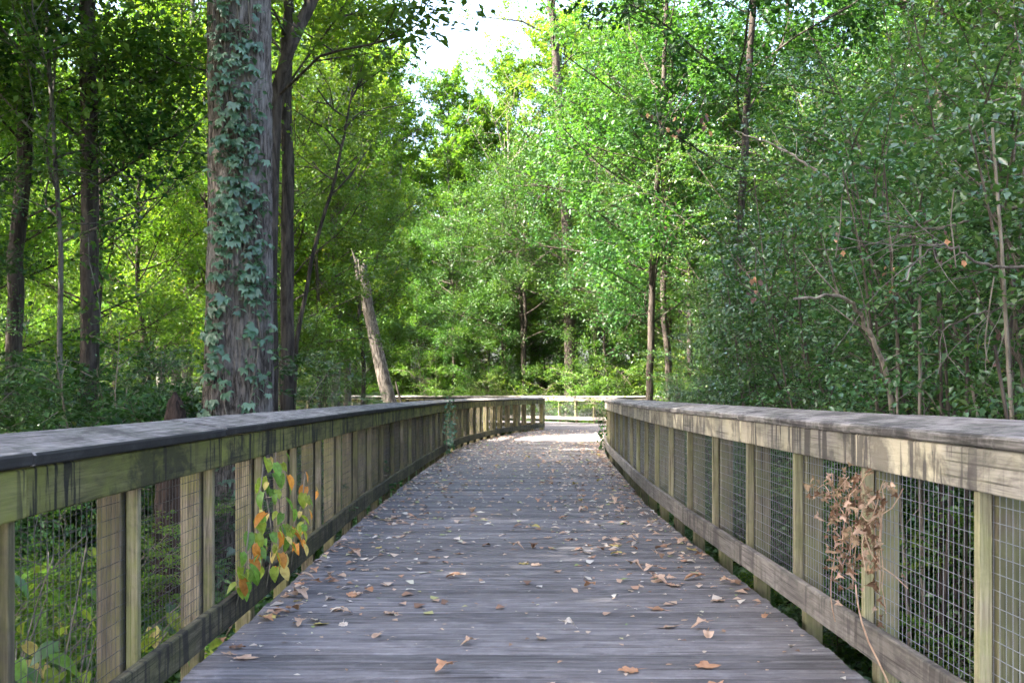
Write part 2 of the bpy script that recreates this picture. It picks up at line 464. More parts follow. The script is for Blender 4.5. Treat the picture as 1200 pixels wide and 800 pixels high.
# planks fanning round the bend
iL = np.searchsorted(fineL[:, 1], y_bend); iR = np.searchsorted(fineR[:, 1], y_bend)
segL = fineL[iL:]; segR = fineR[iR:np.searchsorted(fineR[:, 1], 36.9)]
nb = int(round(25.0 / PITCH))
bV, bF = [], []
def slab(a, b, c, d, z, parent=None):
    """one plank from left edge a..d to right edge b..c"""
    P = np.array([a, b, c, d]); cen = P.mean(0)
    X = norm((b + c) / 2 - (a + d) / 2); Y = np.array([-X[1], X[0]])
    loc = np.stack([(P - cen) @ X, (P - cen) @ Y], 1)
    V = [(p[0], p[1], 0.019) for p in loc] + [(p[0], p[1], -0.019) for p in loc]
    Fq = [(0, 1, 2, 3), (7, 6, 5, 4), (0, 4, 5, 1), (1, 5, 6, 2), (2, 6, 7, 3), (3, 7, 4, 0)]
    me = bpy.data.meshes.new('plank'); me.from_pydata(V, [], Fq); me.materials.append(M['plank'])
    mw = Matrix.Translation((cen[0], cen[1], z)) @ Matrix.Rotation(math.atan2(X[1], X[0]), 4, 'Z')
    link('plank', me, None, deck, mw)
for i in range(nb):
    a0, a1 = i / nb, (i + 1) / nb
    g = 0.04 * (a1 - a0)
    a, d = edge(segL, a0 + g), edge(segL, a1 - g); b, c = edge(segR, a0 + g), edge(segR, a1 - g)
    slab(a, b, c, d, -0.019 + rng.normal(0, 0.001)); ncount += 1
# landing where the walk divides: boards too far away to tell apart, one part
fineF = spline(FAR, 0.2); fineT = spline(RETURN, 0.2)
V, F = [], []
yy = 37.0
while yy < 54:
    xl = float(np.interp(yy, fineT[:, 1], fineT[:, 0])) if yy > 37.8 else xat(fineL, yy)
    if yy > 45.5: xl = -9
    xr = 11.0 if yy > 39.5 else float(np.interp(yy, spline(RIGHT, 0.2)[:, 1], spline(RIGHT, 0.2)[:, 0]))
    if yy > 42.6: xr = float(np.interp(-yy, -fineF[:, 1], fineF[:, 0]))
    if xr > xl:
        n = len(V); zt = 0.0 if yy > 38.2 else -0.004
        for z in (zt, -0.04):
            V += [(xl, yy, z), (xr, yy, z), (xr, yy + PITCH - 0.007, z), (xl, yy + PITCH - 0.007, z)]
        F += [tuple(n + q for q in f) for f in ((0, 1, 2, 3), (7, 6, 5, 4), (0, 4, 5, 1), (1, 5, 6, 2), (2, 6, 7, 3), (3, 7, 4, 0))]
    yy += PITCH
me = bpy.data.meshes.new('landing'); me.from_pydata(V, [], F)
tag(link('plank_field', me, M['plank'], deck), kind='stuff')
# joists under the boards
for off in (0.12, 0.5, 0.88):
    pts = [(xat(fineL, yy) * (1 - off) + xat(fineR, yy) * off, yy) for yy in np.arange(-3, 37, 2.4)]
    for (x0, y0), (x1, y1) in zip(pts[:-1], pts[1:]):
        L = math.hypot(x1 - x0, y1 - y0)
        link('joist', with_mat(cbox(L, 0.05, 0.19, 0.004), M['post_green']), None, deck,
             Matrix.Translation(((x0 + x1) / 2, (y0 + y1) / 2, -0.137)) @ Matrix.Rotation(math.atan2(y1 - y0, x1 - x0), 4, 'Z'))

# ------------------------------------------------------------------ railings
def wire_panel(w, h, pitch=0.048, pitch_z=0.060, th=0.0022, mat=None):
    V, F = [], []
    def bar(p, q, ax):
        n = len(V); r = th / 2
        for e in (p, q):
            for a, b in ((-1, -1), (1, -1), (1, 1), (-1, 1)):
                V.append((e[0], a * r + e[1], e[2] + b * r) if ax == 0 else (e[0] + a * r, e[1] + b * r, e[2]))
        for i in range(4):
            j = (i + 1) % 4; F.append((n + i, n + j, n + 4 + j, n + 4 + i))
    nx = int(w / pitch); nz = int(h / pitch_z)
    for i in range(nx + 1):
        x = -w / 2 + (i + 0.5) * w / (nx + 1); bar((x, 0.0014, -h / 2), (x, 0.0014, h / 2), 2)
    for i in range(nz + 1):
        z = -h / 2 + (i + 0.5) * h / (nz + 1); bar((-w / 2, -0.0014, z), (w / 2, -0.0014, z), 0)
    me = bpy.data.meshes.new('wire_panel'); me.from_pydata(V, [], F); me.materials.append(mat or M['wire'])
    return me

def railing(name, label, pts, side, cap_in, mats, step, thick_wire=0.0019, per_board=2, phase=0, wire=True):
    """side: +1 when the outside lies to the right of the walking direction"""
    st = spline(pts, step)
    root = empty(name, (st[0][0], st[0][1], 0))
    tag(root, label, 'railing')
    inv = Matrix.Translation((-st[0][0], -st[0][1], 0))
    n = len(st)
    tan = norm(np.gradient(st, axis=0))
    out = np.stack([tan[:, 1], -tan[:, 0]], 1) * side
    base = cap_in - 1.085
    ub_top, ub_h = cap_in - 0.040, 0.14
    lb_top, lb_h = 0.245 + base, 0.14
    bay = float(np.linalg.norm(st[1] - st[0]))
    wh = (ub_top - ub_h + 0.03) - (lb_top - 0.03)
    wp = wire_panel(bay, wh, th=thick_wire, mat=mats.get('wire'))
    zc = ((ub_top - ub_h) + lb_top) / 2
    def put(nm, me, mat, p, ang, z, extra=None):
        m = Matrix.Translation((p[0], p[1], z)) @ Matrix.Rotation(ang, 4, 'Z')
        if extra is not None: m = m @ extra
        return link(nm, with_mat(me, mat) if mat else me, None, root, inv @ m)
    for i in range(n):
        ang = math.atan2(tan[i][1], tan[i][0])
        jit = rng.normal(0, 0.006)
        p = st[i] + out[i] * (0.038 + 0.024)
        put('stud', cbox(0.042, 0.045, ub_top - 0.02 - lb_top + 0.13, 0.003), mats['stud'], p + tan[i] * jit, ang, (ub_top - 0.02 + lb_top - 0.13) / 2)
        q = st[i] + out[i] * (0.038 + 0.048 + 0.008 + 0.046)
        ztop = cap_in - 0.05
        put('post', cbox(0.09, 0.092, ztop + 0.95, 0.005), mats['post'], q + tan[i] * jit, ang, (ztop - 0.95) / 2)
    for i in range(n - 1):
        a, b = st[i], st[i + 1]; d = b - a; L = float(np.linalg.norm(d)); ang = math.atan2(d[1], d[0])
        if wire:
            o = (out[i] + out[i + 1]) / 2
            put('wire_panel', wp, None, (a + b) / 2 + o * (0.038 + 0.0505), ang, zc, Matrix.Diagonal((L / bay, 1, 1, 1)))
    i = 0
    first = True
    while i < n - 1:
        j = min(n - 1, i + (phase if first and phase else per_board)); first = False
        a, b = st[i], st[j]; d = b - a; L = float(np.linalg.norm(d)); ang = math.atan2(d[1], d[0])
        dn = d / L; o = np.array([dn[1], -dn[0]]) * side
        mid = (a + b) / 2
        # sag of the arc between stations so that boards keep touching the studs
        sag = 0.0
        if j - i == 2: sag = float(np.dot(st[i + 1] - mid, o)) * 0.5
        mid = mid + o * sag
        put('upper_board', cbox(L - 0.005, 0.038, ub_h, 0.005), mats['upper'], mid + o * 0.019, ang, ub_top - ub_h / 2 - abs(rng.normal(0, 0.002)))
        put('lower_board', cbox(L - 0.005, 0.038, lb_h, 0.005), mats['lower'], mid + o * 0.019, ang, lb_top - lb_h / 2 + rng.normal(0, 0.003))
        # wide cap, tilted towards the walk: outer edge about 4 cm higher
        tilt = math.asin(0.042 / 0.285)
        rot = Matrix.Rotation(-side * tilt, 4, 'X')
        put('cap_board', cbox(L - 0.006, 0.285, 0.040, 0.007), mats['cap'], mid + o * (0.1425 - 0.022), ang + rng.normal(0, 0.0012), cap_in + 0.021 - 0.018 + rng.normal(0, 0.0015), rot)
        i = j
    return root, st

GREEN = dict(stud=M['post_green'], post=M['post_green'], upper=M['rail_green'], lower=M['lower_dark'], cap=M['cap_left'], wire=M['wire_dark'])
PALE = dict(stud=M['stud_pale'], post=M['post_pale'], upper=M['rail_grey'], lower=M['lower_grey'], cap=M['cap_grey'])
# stations: left studs near y 4.17, 5.3, 6.3 ... ; right studs near 3.36, 4.92, 6.1 ...
railL = [(x, yv) for x, yv in LEFT]; railL[0] = (-1.34, 4.17 - 1.08 * 5)
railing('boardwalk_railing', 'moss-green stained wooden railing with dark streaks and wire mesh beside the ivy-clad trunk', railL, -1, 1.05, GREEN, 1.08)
railR = [(x, yv) for x, yv in RIGHT]; railR[0] = (1.50, 4.92 - 1.19 * 5)
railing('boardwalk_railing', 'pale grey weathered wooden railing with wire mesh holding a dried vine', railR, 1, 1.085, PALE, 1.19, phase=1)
railing('boardwalk_railing', 'sunlit cream wooden railing crossing behind the bend of the walk', FAR, -1, 1.085, PALE, 1.2)
railing('boardwalk_railing', 'short mossy railing leading away left behind the end of the streaked railing', RETURN, -1, 1.05, GREEN, 1.1)

# ------------------------------------------------------------------ tree building
def crown_from_limbs(rng, tb, limbs, nsec, ntwig, per, ll, lw, sec_len, twig_len, spread=0.05, droop=0.2, sec_up=0.05, r_sec=0.018, tube_twigs=False):
    P0, D, Ln = [], [], []
    for pts, r in limbs:
        for _ in range(nsec):
            t = rng.uniform(0.25, 1.0) * (len(pts) - 1); i = int(min(t, len(pts) - 2)); f = t - i
            p = pts[i] * (1 - f) + pts[i + 1] * f
            d = norm(norm(pts[i + 1] - pts[i]) * 0.6 + rng.normal(0, 0.6, 3) * np.array([1, 1, 0.55]))
            s = limb(rng, p, d, sec_len * rng.uniform(0.5, 1.3), 3, sec_up, 0.18)
            tb.add(s, np.linspace(min(r_sec, r * 0.5), 0.004, 4), 4)
            for _ in range(ntwig):
                t2 = rng.uniform(0.15, 1.0) * 3; i2 = int(min(t2, 2)); f2 = t2 - i2
                q = s[i2] * (1 - f2) + s[i2 + 1] * f2
                dd = norm(norm(s[i2 + 1] - s[i2]) * 0.5 + rng.normal(0, 0.6, 3) * np.array([1, 1, 0.5]))
                L = twig_len * rng.uniform(0.6, 1.3)
                P0.append(q); D.append(dd); Ln.append(L)
                if tube_twigs: tb.add(np.array([q, q + dd * L]), [0.006, 0.003], 3)
    return spray(rng, np.array(P0), np.array(D), np.array(Ln), per, ll, lw, droop=droop, spread=spread)

def trunk_path(rng, H, lean=(0, 0), wob=0.05, n=14):
    z = np.linspace(-0.2, H, n)
    x = lean[0] * z + np.cumsum(rng.normal(0, wob, n)); y = lean[1] * z + np.cumsum(rng.normal(0, wob, n))
    x -= x[0]; y -= y[0]
    return np.stack([x, y, z], 1)

def tree(name, seed, H, r0, z0, rad, bark_m, leaf_m, nl=26, nsec=7, ntwig=6, per=30, ll=0.13, lw=0.55, lean=(0, 0), path=None, sec_len=1.5, twig_len=0.55,
         up=0.03, elev=(5, 45), r1=0.04, spread=0.10, sides=10, shape='round', wob=0.05):
    rng = np.random.default_rng(seed)
    root = empty(name)
    tb = Tubes()
    pts = np.array(path, float) if path is not None else trunk_path(rng, H, lean, wob)
    zz = (pts[:, 2] - pts[0, 2]) / max(1e-6, (pts[-1, 2] - pts[0, 2]))
    rr = r0 * (1 - zz) ** 0.75 * 0.85 + r1 + r0 * 0.25 * np.exp(-zz * 25)
    tb.add(pts, rr, sides)
    limbs = []
    for i in range(nl):
        h = z0 + (H - z0) * ((i + rng.random()) / nl)
        h = min(h, pts[-1, 2] - 0.05)
        p = np.array([np.interp(h, pts[:, 2], pts[:, 0]), np.interp(h, pts[:, 2], pts[:, 1]), h])
        f = (h - z0) / max(0.1, H - z0)
        prof = {'round': math.sqrt(max(0.06, 1 - (2 * f - 0.85) ** 2 / 1.4)), 'cone': 1.05 - 0.85 * f, 'umbrella': 0.45 + 0.55 * f}[shape]
        az = i * 2.39996 + rng.normal(0, 0.35); el = R(rng.uniform(*elev) + 25 * f)
        L = rad * prof * rng.uniform(0.75, 1.15)
        d = (math.cos(az) * math.cos(el), math.sin(az) * math.cos(el), math.sin(el))
        lp = limb(rng, p, d, L, 5, up, 0.12)
        r = max(0.02, r0 * 0.28 * prof)
        tb.add(lp, np.linspace(r, 0.012, 6), 5)
        limbs.append((lp, r))
    V, F, T = crown_from_limbs(rng, tb, limbs, nsec, ntwig, per, ll, lw, sec_len, twig_len, spread)
    link('trunk', tb.mesh('trunk'), bark_m, root)
    link('crown', tri_mesh('crown', V, F, T), leaf_m, root)
    return root

def shrub(name, seed, H, spread, leaf_m, ns=10, nside=16, nsub=8, per=9, ll=0.045, lw=0.5, side_len=0.9, sub_len=0.3, arch=0.10, base_r=0.35, stem_r=0.018, start=0.15, stem_m=None, flat=0.35, xmin=-99):
    """many arching stems with flat sprays of small leaves"""
    rng = np.random.default_rng(seed)
    root = empty(name)
    tb = Tubes(); P0, D, Ln = [], [], []
    for k in range(ns):
        az = k * 2.39996 + rng.normal(0, 0.4)
        p = np.array([math.cos(az), math.sin(az), 0]) * rng.uniform(0, base_r); p[2] = -0.15
        tilt = rng.uniform(0.1, 1.0) * spread
        d = (math.cos(az) * tilt, math.sin(az) * tilt, 1)
        L = H * rng.uniform(0.65, 1.15)
        s = limb(rng, p, d, L, 9, -arch * rng.uniform(0.3, 1.2), 0.07)
        s[:, 0] = np.where(s[:, 0] < xmin, xmin + 0.12 * (s[:, 0] - xmin), s[:, 0])
        tb.add(s, np.linspace(stem_r * rng.uniform(0.7, 1.3), 0.005, 10), 5)
        for j in range(nside):
            t = rng.uniform(start, 1.0) * 9; i = int(min(t, 8)); f = t - i
            q = s[i] * (1 - f) + s[i + 1] * f
            a2 = rng.uniform(0, 2 * math.pi)
            dd = norm(np.array([math.cos(a2), math.sin(a2), rng.uniform(-0.1, 0.6)]) + 0.4 * norm(s[i + 1] - s[i]))
            b = limb(rng, q, dd, side_len * rng.uniform(0.5, 1.3), 4, -0.10, 0.10)
            b[:, 0] = np.where(b[:, 0] < xmin - 0.1, xmin - 0.1 + 0.12 * (b[:, 0] - xmin + 0.1), b[:, 0])
            tb.add(b, np.linspace(0.007, 0.003, 5), 3)
            for m in range(nsub):
                t2 = (m + rng.random()) / nsub * 4; i2 = int(min(t2, 3)); f2 = t2 - i2
                q2 = b[i2] * (1 - f2) + b[i2 + 1] * f2
                ax = norm(b[i2 + 1] - b[i2]); sd_ = norm(np.cross(ax, [0, 0, 1])) * (1 if m % 2 else -1)
                P0.append(q2); D.append(norm(ax * 0.6 + sd_ * 0.8 + rng.normal(0, 0.2, 3))); Ln.append(sub_len * rng.uniform(0.6, 1.3))
    V, F, T = spray(rng, np.array(P0), np.array(D), np.array(Ln), per, ll, lw, jit=flat, droop=0.1, spread=0.01)
    link('stems', tb.mesh('stems'), stem_m or M['stem'], root)
    link('foliage', tri_mesh('foliage', V, F, T), leaf_m, root)
    return root

used = set()
def place(proto, x, y, rz=0, s=1.0, label=None, cat=None, group=None, sz=None, leaf=None, bark_m=None, z=None):
    if proto.name in used:
        o = copy_tree(proto)
        for kk in ('label', 'category', 'group'):
            if kk in o: del o[kk]
    else:
        o = proto; used.add(proto.name)
    o.location = (x, y, (ground_z(x, y) if z is None else z))
    o.rotation_euler = (0, 0, rz); o.scale = (s, s, sz or s)
    tag(o, label, cat, group)
    for ch in o.children:
        nm = ch.name.split('.')[0]
        m = leaf if nm in ('crown', 'foliage') else bark_m
        if m is not None:
            ch.data = with_mat(ch.data, m)
    return o

FOC = 1300.0
def px(x, depth): return (x - 600) / FOC * depth
def pz(y, depth): return CAM_H + (461 - y) / FOC * depth
rng = np.random.default_rng(77)
def rz(): return float(rng.uniform(0, 2 * math.pi))

# ---- prototypes
canA = tree('canopy_tree', 101, 20, 0.24, 6.5, 4.6, M['bark_dark'], M['leaf_mid'], nl=34, nsec=8, ntwig=6, per=26, ll=0.16, sec_len=1.7, twig_len=0.6, spread=0.05)
canB = tree('canopy_tree', 102, 18, 0.20, 4.0, 4.0, M['bark_grey'], M['leaf_bright'], nl=36, nsec=7, ntwig=6, per=26, ll=0.15, sec_len=1.5, twig_len=0.55, elev=(15, 55), spread=0.05)
canC = tree('canopy_tree', 103, 22, 0.22, 7.0, 4.2, M['bark_dark'], M['leaf_cool'], nl=34, nsec=8, ntwig=6, per=24, ll=0.15, sec_len=1.6, twig_len=0.55, elev=(0, 40))
undA = tree('understory_tree', 111, 9.5, 0.09, 1.0, 2.9, M['bark_dark'], M['leaf_mid'], nl=32, nsec=6, ntwig=6, per=22, ll=0.095, sec_len=1.0, twig_len=0.45, r1=0.02, elev=(0, 35))
undB = tree('understory_tree', 112, 7.5, 0.07, 0.6, 2.6, M['bark_grey'], M['leaf_cool'], nl=30, nsec=6, ntwig=6, per=22, ll=0.085, sec_len=0.9, twig_len=0.4, r1=0.02, elev=(0, 35), up=-0.01)
undC = tree('understory_tree', 113, 11, 0.09, 2.0, 3.0, M['bark_dark'], M['leaf_bright'], nl=32, nsec=6, ntwig=6, per=22, ll=0.10, sec_len=1.0, twig_len=0.45, r1=0.02, elev=(5, 45))
priA = shrub('privet_shrub', 121, 5.6, 0.55, M['leaf_privet'], ns=13, nside=14, nsub=15, per=10, ll=0.058, lw=0.5, side_len=1.35, sub_len=0.33, arch=0.13, xmin=-1.15, flat=0.42, stem_m=M['stem_dark'])
priB = shrub('privet_shrub', 122, 4.6, 0.75, M['leaf_privet'], ns=13, nside=14, nsub=15, per=10, ll=0.055, lw=0.5, side_len=1.25, sub_len=0.32, arch=0.17, xmin=-1.15, flat=0.42, stem_m=M['stem_dark'])
priC = shrub('privet_shrub', 123, 6.6, 0.45, M['leaf_privet'], ns=13, nside=14, nsub=15, per=10, ll=0.060, lw=0.5, side_len=1.4, sub_len=0.34, arch=0.10, xmin=-1.15, flat=0.42, stem_m=M['stem_dark'])
undD = tree('overhanging_tree', 114, 10.0, 0.10, 3.4, 4.3, M['bark_dark'], M['leaf_cool'], nl=34, nsec=7, ntwig=6, per=22, ll=0.09, sec_len=1.2, twig_len=0.45, r1=0.02, elev=(0, 30), up=-0.02)
lowA = shrub('low_shrub', 131, 2.4, 0.8, M['leaf_mid'], ns=14, nside=14, nsub=7, per=9, ll=0.07, lw=0.55, side_len=0.6, sub_len=0.28, arch=0.12, base_r=0.5, stem_r=0.010, start=0.1)
lowB = shrub('low_shrub', 132, 1.7, 0.9, M['leaf_cool'], ns=14, nside=12, nsub=7, per=8, ll=0.06, lw=0.5, side_len=0.5, sub_len=0.25, arch=0.15, base_r=0.5, stem_r=0.008, start=0.05)

# ---- the big vine-clad trunk
def big_trunk():
    X, Y = px(277, 11.2), 11.2
    root = empty('old_tree', (X, Y, 0))
    g = ground_z(X, Y)
    # furrowed trunk: fine mesh with bark ridges
    nu, nv = 168, 300; H = 12.0
    P = np.zeros((nv, nu, 3))
    for j in range(nv):
        z = g - 0.2 + (H - g) * j / (nv - 1)
        r = 0.325 + 0.13 * math.exp(-(z - g) / 0.5) + 0.012 * max(0, 3 - z) - 0.004 * z
        cx = 0.022 * z * 0.3 + 0.02 * math.sin(z * 0.7); cyy = 0.02 * math.sin(z * 0.5 + 1)
        for i in range(nu):
            a = 2 * math.pi * i / nu
            ca, sa = math.cos(a), math.sin(a)
            n1 = mnoise.noise((ca * 8.5, sa * 8.5, z * 1.5)); n2 = mnoise.noise((ca * 21, sa * 21, z * 5.0 + 9))
            rid = 0.020 * (0.5 - abs(n1) * 2.1) + 0.010 * n2 + 0.02 * mnoise.noise((ca * 1.5, sa * 1.5, z * 0.4))
            rr = r + rid
            P[j, i] = (cx + rr * ca, cyy + rr * sa, z)
    i = np.arange(nv - 1)[:, None] * nu + np.arange(nu)[None, :]
    jn = np.arange(nv - 1)[:, None] * nu + ((np.arange(nu) + 1) % nu)[None, :]
    F = np.stack([i, jn, jn + nu, i + nu], -1).reshape(-1, 4)
    link('trunk', tri_mesh('trunk', P.reshape(-1, 3), F, smooth=True), M['bark_big'], root)
    rg = np.random.default_rng(9); tb = Tubes(); limbs = []
    tb.add(np.array([[0.1, 0, 11.6], [0.15, 0, 14], [0.05, 0.1, 17], [0.2, 0, 21]]), [0.28, 0.24, 0.15, 0.04], 8)
    for k in range(30):
        h = rg.uniform(8.5, 20); az = k * 2.4; el = R(rg.uniform(5, 50))
        lp = limb(rg, (0.1, 0, h), (math.cos(az) * math.cos(el), math.sin(az) * math.cos(el), math.sin(el)), rg.uniform(3, 5.5) * (1.15 - abs(h - 13) / 14), 5, 0.02, 0.12)
        tb.add(lp, np.linspace(0.09, 0.012, 6), 5); limbs.append((lp, 0.06))
    V, F, T = crown_from_limbs(rg, tb, limbs, 8, 6, 24, 0.14, 0.55, 1.6, 0.55, 0.1)
    link('limb', tb.mesh('limb'), M['bark_dark'], root)
    link('crown', tri_mesh('crown', V, F, T), M['leaf_mid'], root)
    tag(root, 'thick furrowed tree trunk climbed by blue-green creeper beside the mossy railing', 'tree')
    return X, Y, g
BX, BY, BG = big_trunk()

def creeper_leaf_mesh(name, seed):
    """a compound leaf of three to five pointed leaflets, hanging"""
    r = np.random.default_rng(seed); V, F = [], []
    for a in (-70, -32, 0, 32, 70) if seed % 2 else (-50, 0, 50):
        L = 0.078 * r.uniform(0.85, 1.15) * (1 - abs(a) / 260); w = L * 0.52; aa = R(a + r.normal(0, 5))
        d = np.array([math.sin(aa), 0, -math.cos(aa)]); s = np.array([math.cos(aa), 0, math.sin(aa)]); o = np.array([0, -1, 0.0])
        n = len(V)
        V += [np.zeros(3), d * L * 0.4 + s * w * 0.5 + o * 0.004, d * L * 0.72 + s * w * 0.36 + o * 0.004, d * L - o * 0.018, d * L * 0.72 - s * w * 0.36 + o * 0.004, d * L * 0.4 - s * w * 0.5 + o * 0.004, d * L * 0.55 + o * 0.014 - o * 0.012]
        F += [(n, n + 1, n + 6), (n + 1, n + 2, n + 6), (n + 2, n + 3, n + 6), (n + 3, n + 4, n + 6), (n + 4, n + 5, n + 6), (n + 5, n, n + 6)]
    return tri_mesh(name, np.array(V), np.array(F), np.full(len(V), r.random()))
cre = [creeper_leaf_mesh('leaf', 200 + i) for i in range(6)]
for m in cre: m.materials.append(M['leaf_ivy'])

def creeper():
    root = empty('creeper_vine', (BX, BY - 0.4, BG)); tag(root, 'blue-green leafy creeper climbing the thick furrowed trunk', 'vine')
    rg = np.random.default_rng(31)
    # angle about the trunk (0 faces the camera, negative to the left) against height
    stems = [
        [(0.15, -0.7), (-0.1, 0.6), (-0.75, 1.3), (-0.95, 2.0), (-0.6, 2.9), (-0.15, 3.6), (0.10, 4.2), (-0.1, 5.4), (0.0, 7.0)],
        [(0.55, -0.7), (0.30, 1.0), (0.75, 1.8), (0.55, 2.6), (0.25, 3.2), (0.10, 3.9), (-0.25, 4.6), (-0.2, 6.0)],
        [(-0.45, -0.7), (-0.9, 0.9), (-0.7, 1.9), (-0.35, 2.4), (-0.2, 3.1), (-0.45, 3.9), (-0.6, 4.8), (-0.3, 6.0)],
        [(0.5, 2.2), (0.05, 2.6), (-0.05, 3.2), (0.35, 3.9), (0.15, 4.8), (0.25, 6.2)],
    ]
    tbs = []; cnt = 0
    for si, s in enumerate(stems):
        tb = Tubes(); tbs.append(tb)
        s = np.array(s); q = np.linspace(0, len(s) - 1, 50)
        th = np.interp(q, np.arange(len(s)), s[:, 0]) * 0.9 + 0.30 + np.cumsum(rg.normal(0, 0.02, 50)); zz = np.interp(q, np.arange(len(s)), s[:, 1])
        rad = 0.325 + 0.13 * np.exp(-(zz - BG) / 0.5) + 0.012 * np.maximum(0, 3 - zz) - 0.004 * zz + 0.022
        cx = 0.0066 * zz + 0.02 * np.sin(zz * 0.7)
        P = np.stack([cx + rad * np.sin(th), 0.4 - rad * np.cos(th), zz - BG], 1)
        tb.add(P, 0.007, 4)
        nlv = 82 if si < 3 else 56
        for k in range(nlv):
            if cnt >= 298: break
            f = rg.random() * 49; i = int(f)
            a = th[min(i, 49)] + rg.normal(0, 0.24); z = zz[min(i, 49)] + rg.normal(0, 0.09)
            if z > 5.6 and rg.random() < 0.6: continue
            rr = 0.325 + 0.13 * math.exp(-max(0, z - BG) / 0.5) + 0.012 * max(0, 3 - z) - 0.004 * z + rg.uniform(0.035, 0.085)
            loc = Vector((0.0066 * z + rr * math.sin(a), 0.4 - rr * math.cos(a), z - BG))
            m = Matrix.Translation(loc) @ Matrix.Rotation(a + rg.normal(0, 0.3), 4, 'Z') @ Matrix.Rotation(rg.uniform(-0.95, -0.25), 4, 'X') @ Matrix.Rotation(rg.normal(0, 0.45), 4, 'Y') @ Matrix.Scale(rg.uniform(0.8, 1.5), 4)
            link('leaf', cre[rg.integers(6)], None, root, m); cnt += 1
    n = 620; k = rg.integers(0, 4, n)       # the smaller leaves between
    a = np.empty(n); z = np.empty(n)
    for i in range(n):
        s = np.array(stems[k[i]]); q = rg.random() * (len(s) - 1)
        a[i] = np.interp(q, np.arange(len(s)), s[:, 0]) * 0.9 + 0.30 + rg.normal(0, .28); z[i] = np.interp(q, np.arange(len(s)), s[:, 1]) + rg.normal(0, .1)
    rr = 0.325 + 0.13 * np.exp(-np.maximum(0, z - BG) / 0.5) + 0.012 * np.maximum(0, 3 - z) - 0.004 * z + 0.03
    Pn = np.stack([0.0066 * z + rr * np.sin(a), 0.4 - rr * np.cos(a), z - BG], 1); Dn = np.stack([np.sin(a), -np.cos(a), -0.8 + 0 * a], 1)
    V, F, T = spray(rg, Pn, Dn, np.full(n, .05), 2, .07, .7, jit=.6)
    tag(link('small_leaf', tri_mesh('small_leaf', V, F, T), M['leaf_ivy'], root), kind='stuff')
    for q in range(len(tbs)): link('stem', tbs[q].mesh('stem'), M['stem'], root)
creeper()

# ---- single trees that the photograph singles out
def lone(name, path_px, depth, r0, r1, H, z0, rad, bark_m, leaf_m, label, seed, depth2=None, **kw):
    """path given by where the trunk stands and how it leans, lowest point first"""
    p = []
    for i, (a, b) in enumerate(path_px):
        p.append((px(a, depth), depth, pz(b, depth)))
    x0, y0 = p[0][0], p[0][1]; g = ground_z(x0, y0)
    P = [(0, 0, -0.3)] + [(a - x0, rng.normal(0, 0.05), c - g) for a, b, c in p]
    P = np.array(P)
    last = P[-1]; dv = norm(P[-1] - P[-2]); rem = H - last[2]
    if rem > 0.5:
        e = last + np.array([dv[0] * rem * 0.6, 0, rem]); P = np.vstack([P, (last + e) / 2, e])
    # densify
    q = np.linspace(0, len(P) - 1, 4 * len(P)); P = np.stack([np.interp(q, np.arange(len(P)), P[:, i]) for i in range(3)], 1)
    P[1:-1, :2] += rng.normal(0, r0 * 0.10, (len(P) - 2, 2))
    o = tree(name, seed, max(H, P[-1, 2]), r0, z0, rad, bark_m, leaf_m, path=P, r1=r1, **kw)
    o.location = (x0, y0, g); used.add(o.name)
    tag(o, label, 'tree')
    return o
crownkw = dict(nl=22, nsec=6, ntwig=6, per=22, ll=0.12, sec_len=1.3, twig_len=0.5)
lone('forked_tree', [(318, 520), (318, 300), (320, 110), (342, 55), (368, -5), (392, -70)], 14.0, 0.055, 0.05, 15, 5.6, 3.0, M['bark_dark'], M['leaf_mid'],
     'grey tree bending away to one side just behind the creeper-clad trunk', 301, **crownkw)
lone('slender_tree', [(336, 520), (338, 300), (335, 130), (337, -20)], 17.5, 0.10, 0.04, 15, 6.5, 3.0, M['bark_dark'], M['leaf_bright'],
     'slim dark upright tree with mossy bark behind the furrowed trunk', 302, **crownkw)
lone('leaning_sapling', [(343, 500), (347, 400), (368, 290), (395, 208)], 18.5, 0.045, 0.015, 7, 5.2, 0.9, M['bark_dark'], M['leaf_bright'],
     'thin dark sapling leaning sideways beside the slim upright tree', 303, nl=6, nsec=3, ntwig=3, per=12, ll=0.10)
lone('shaded_tree', [(104, 520), (105, 350), (103, 150), (106, -20)], 15.0, 0.105, 0.05, 16, 4.5, 2.0, M['bark_dark'], M['leaf_mid'],
     'dark upright tree standing in the deep shade left of the trunk with creeper', 304, **crownkw)
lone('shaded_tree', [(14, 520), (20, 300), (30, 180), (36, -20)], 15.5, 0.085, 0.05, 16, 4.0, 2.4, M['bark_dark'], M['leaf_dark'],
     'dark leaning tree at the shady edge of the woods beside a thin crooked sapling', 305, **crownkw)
lone('crooked_sapling', [(68, 520), (70, 300), (66, 180), (58, 60), (55, -20)], 14.5, 0.035, 0.015, 8, 4.0, 1.8, M['bark_grey'], M['leaf_mid'],
     'thin crooked grey sapling between two dark shaded trees', 306, nl=14, nsec=5, ntwig=5, per=20, ll=0.10)
lone('tall_tree', [(668, 490), (668, 345), (662, 240), (657, 165), (651, 60), (645, -10)], 51.0, 0.24, 0.10, 26, 16.5, 4.0, M['bark_dark'], M['leaf_bright'],
     'tall dark straight-trunked tree rising behind the sunlit cross railing', 307, **crownkw)
lone('slender_tree', [(614, 470), (612, 380), (608, 320), (604, 250)], 53.0, 0.085, 0.05, 12, 6.5, 2.4, M['bark_dark'], M['leaf_mid'],
     'slim tree beside the tall dark straight trunk beyond the cross railing', 308, nl=14, nsec=5, ntwig=5, per=20, ll=0.11)
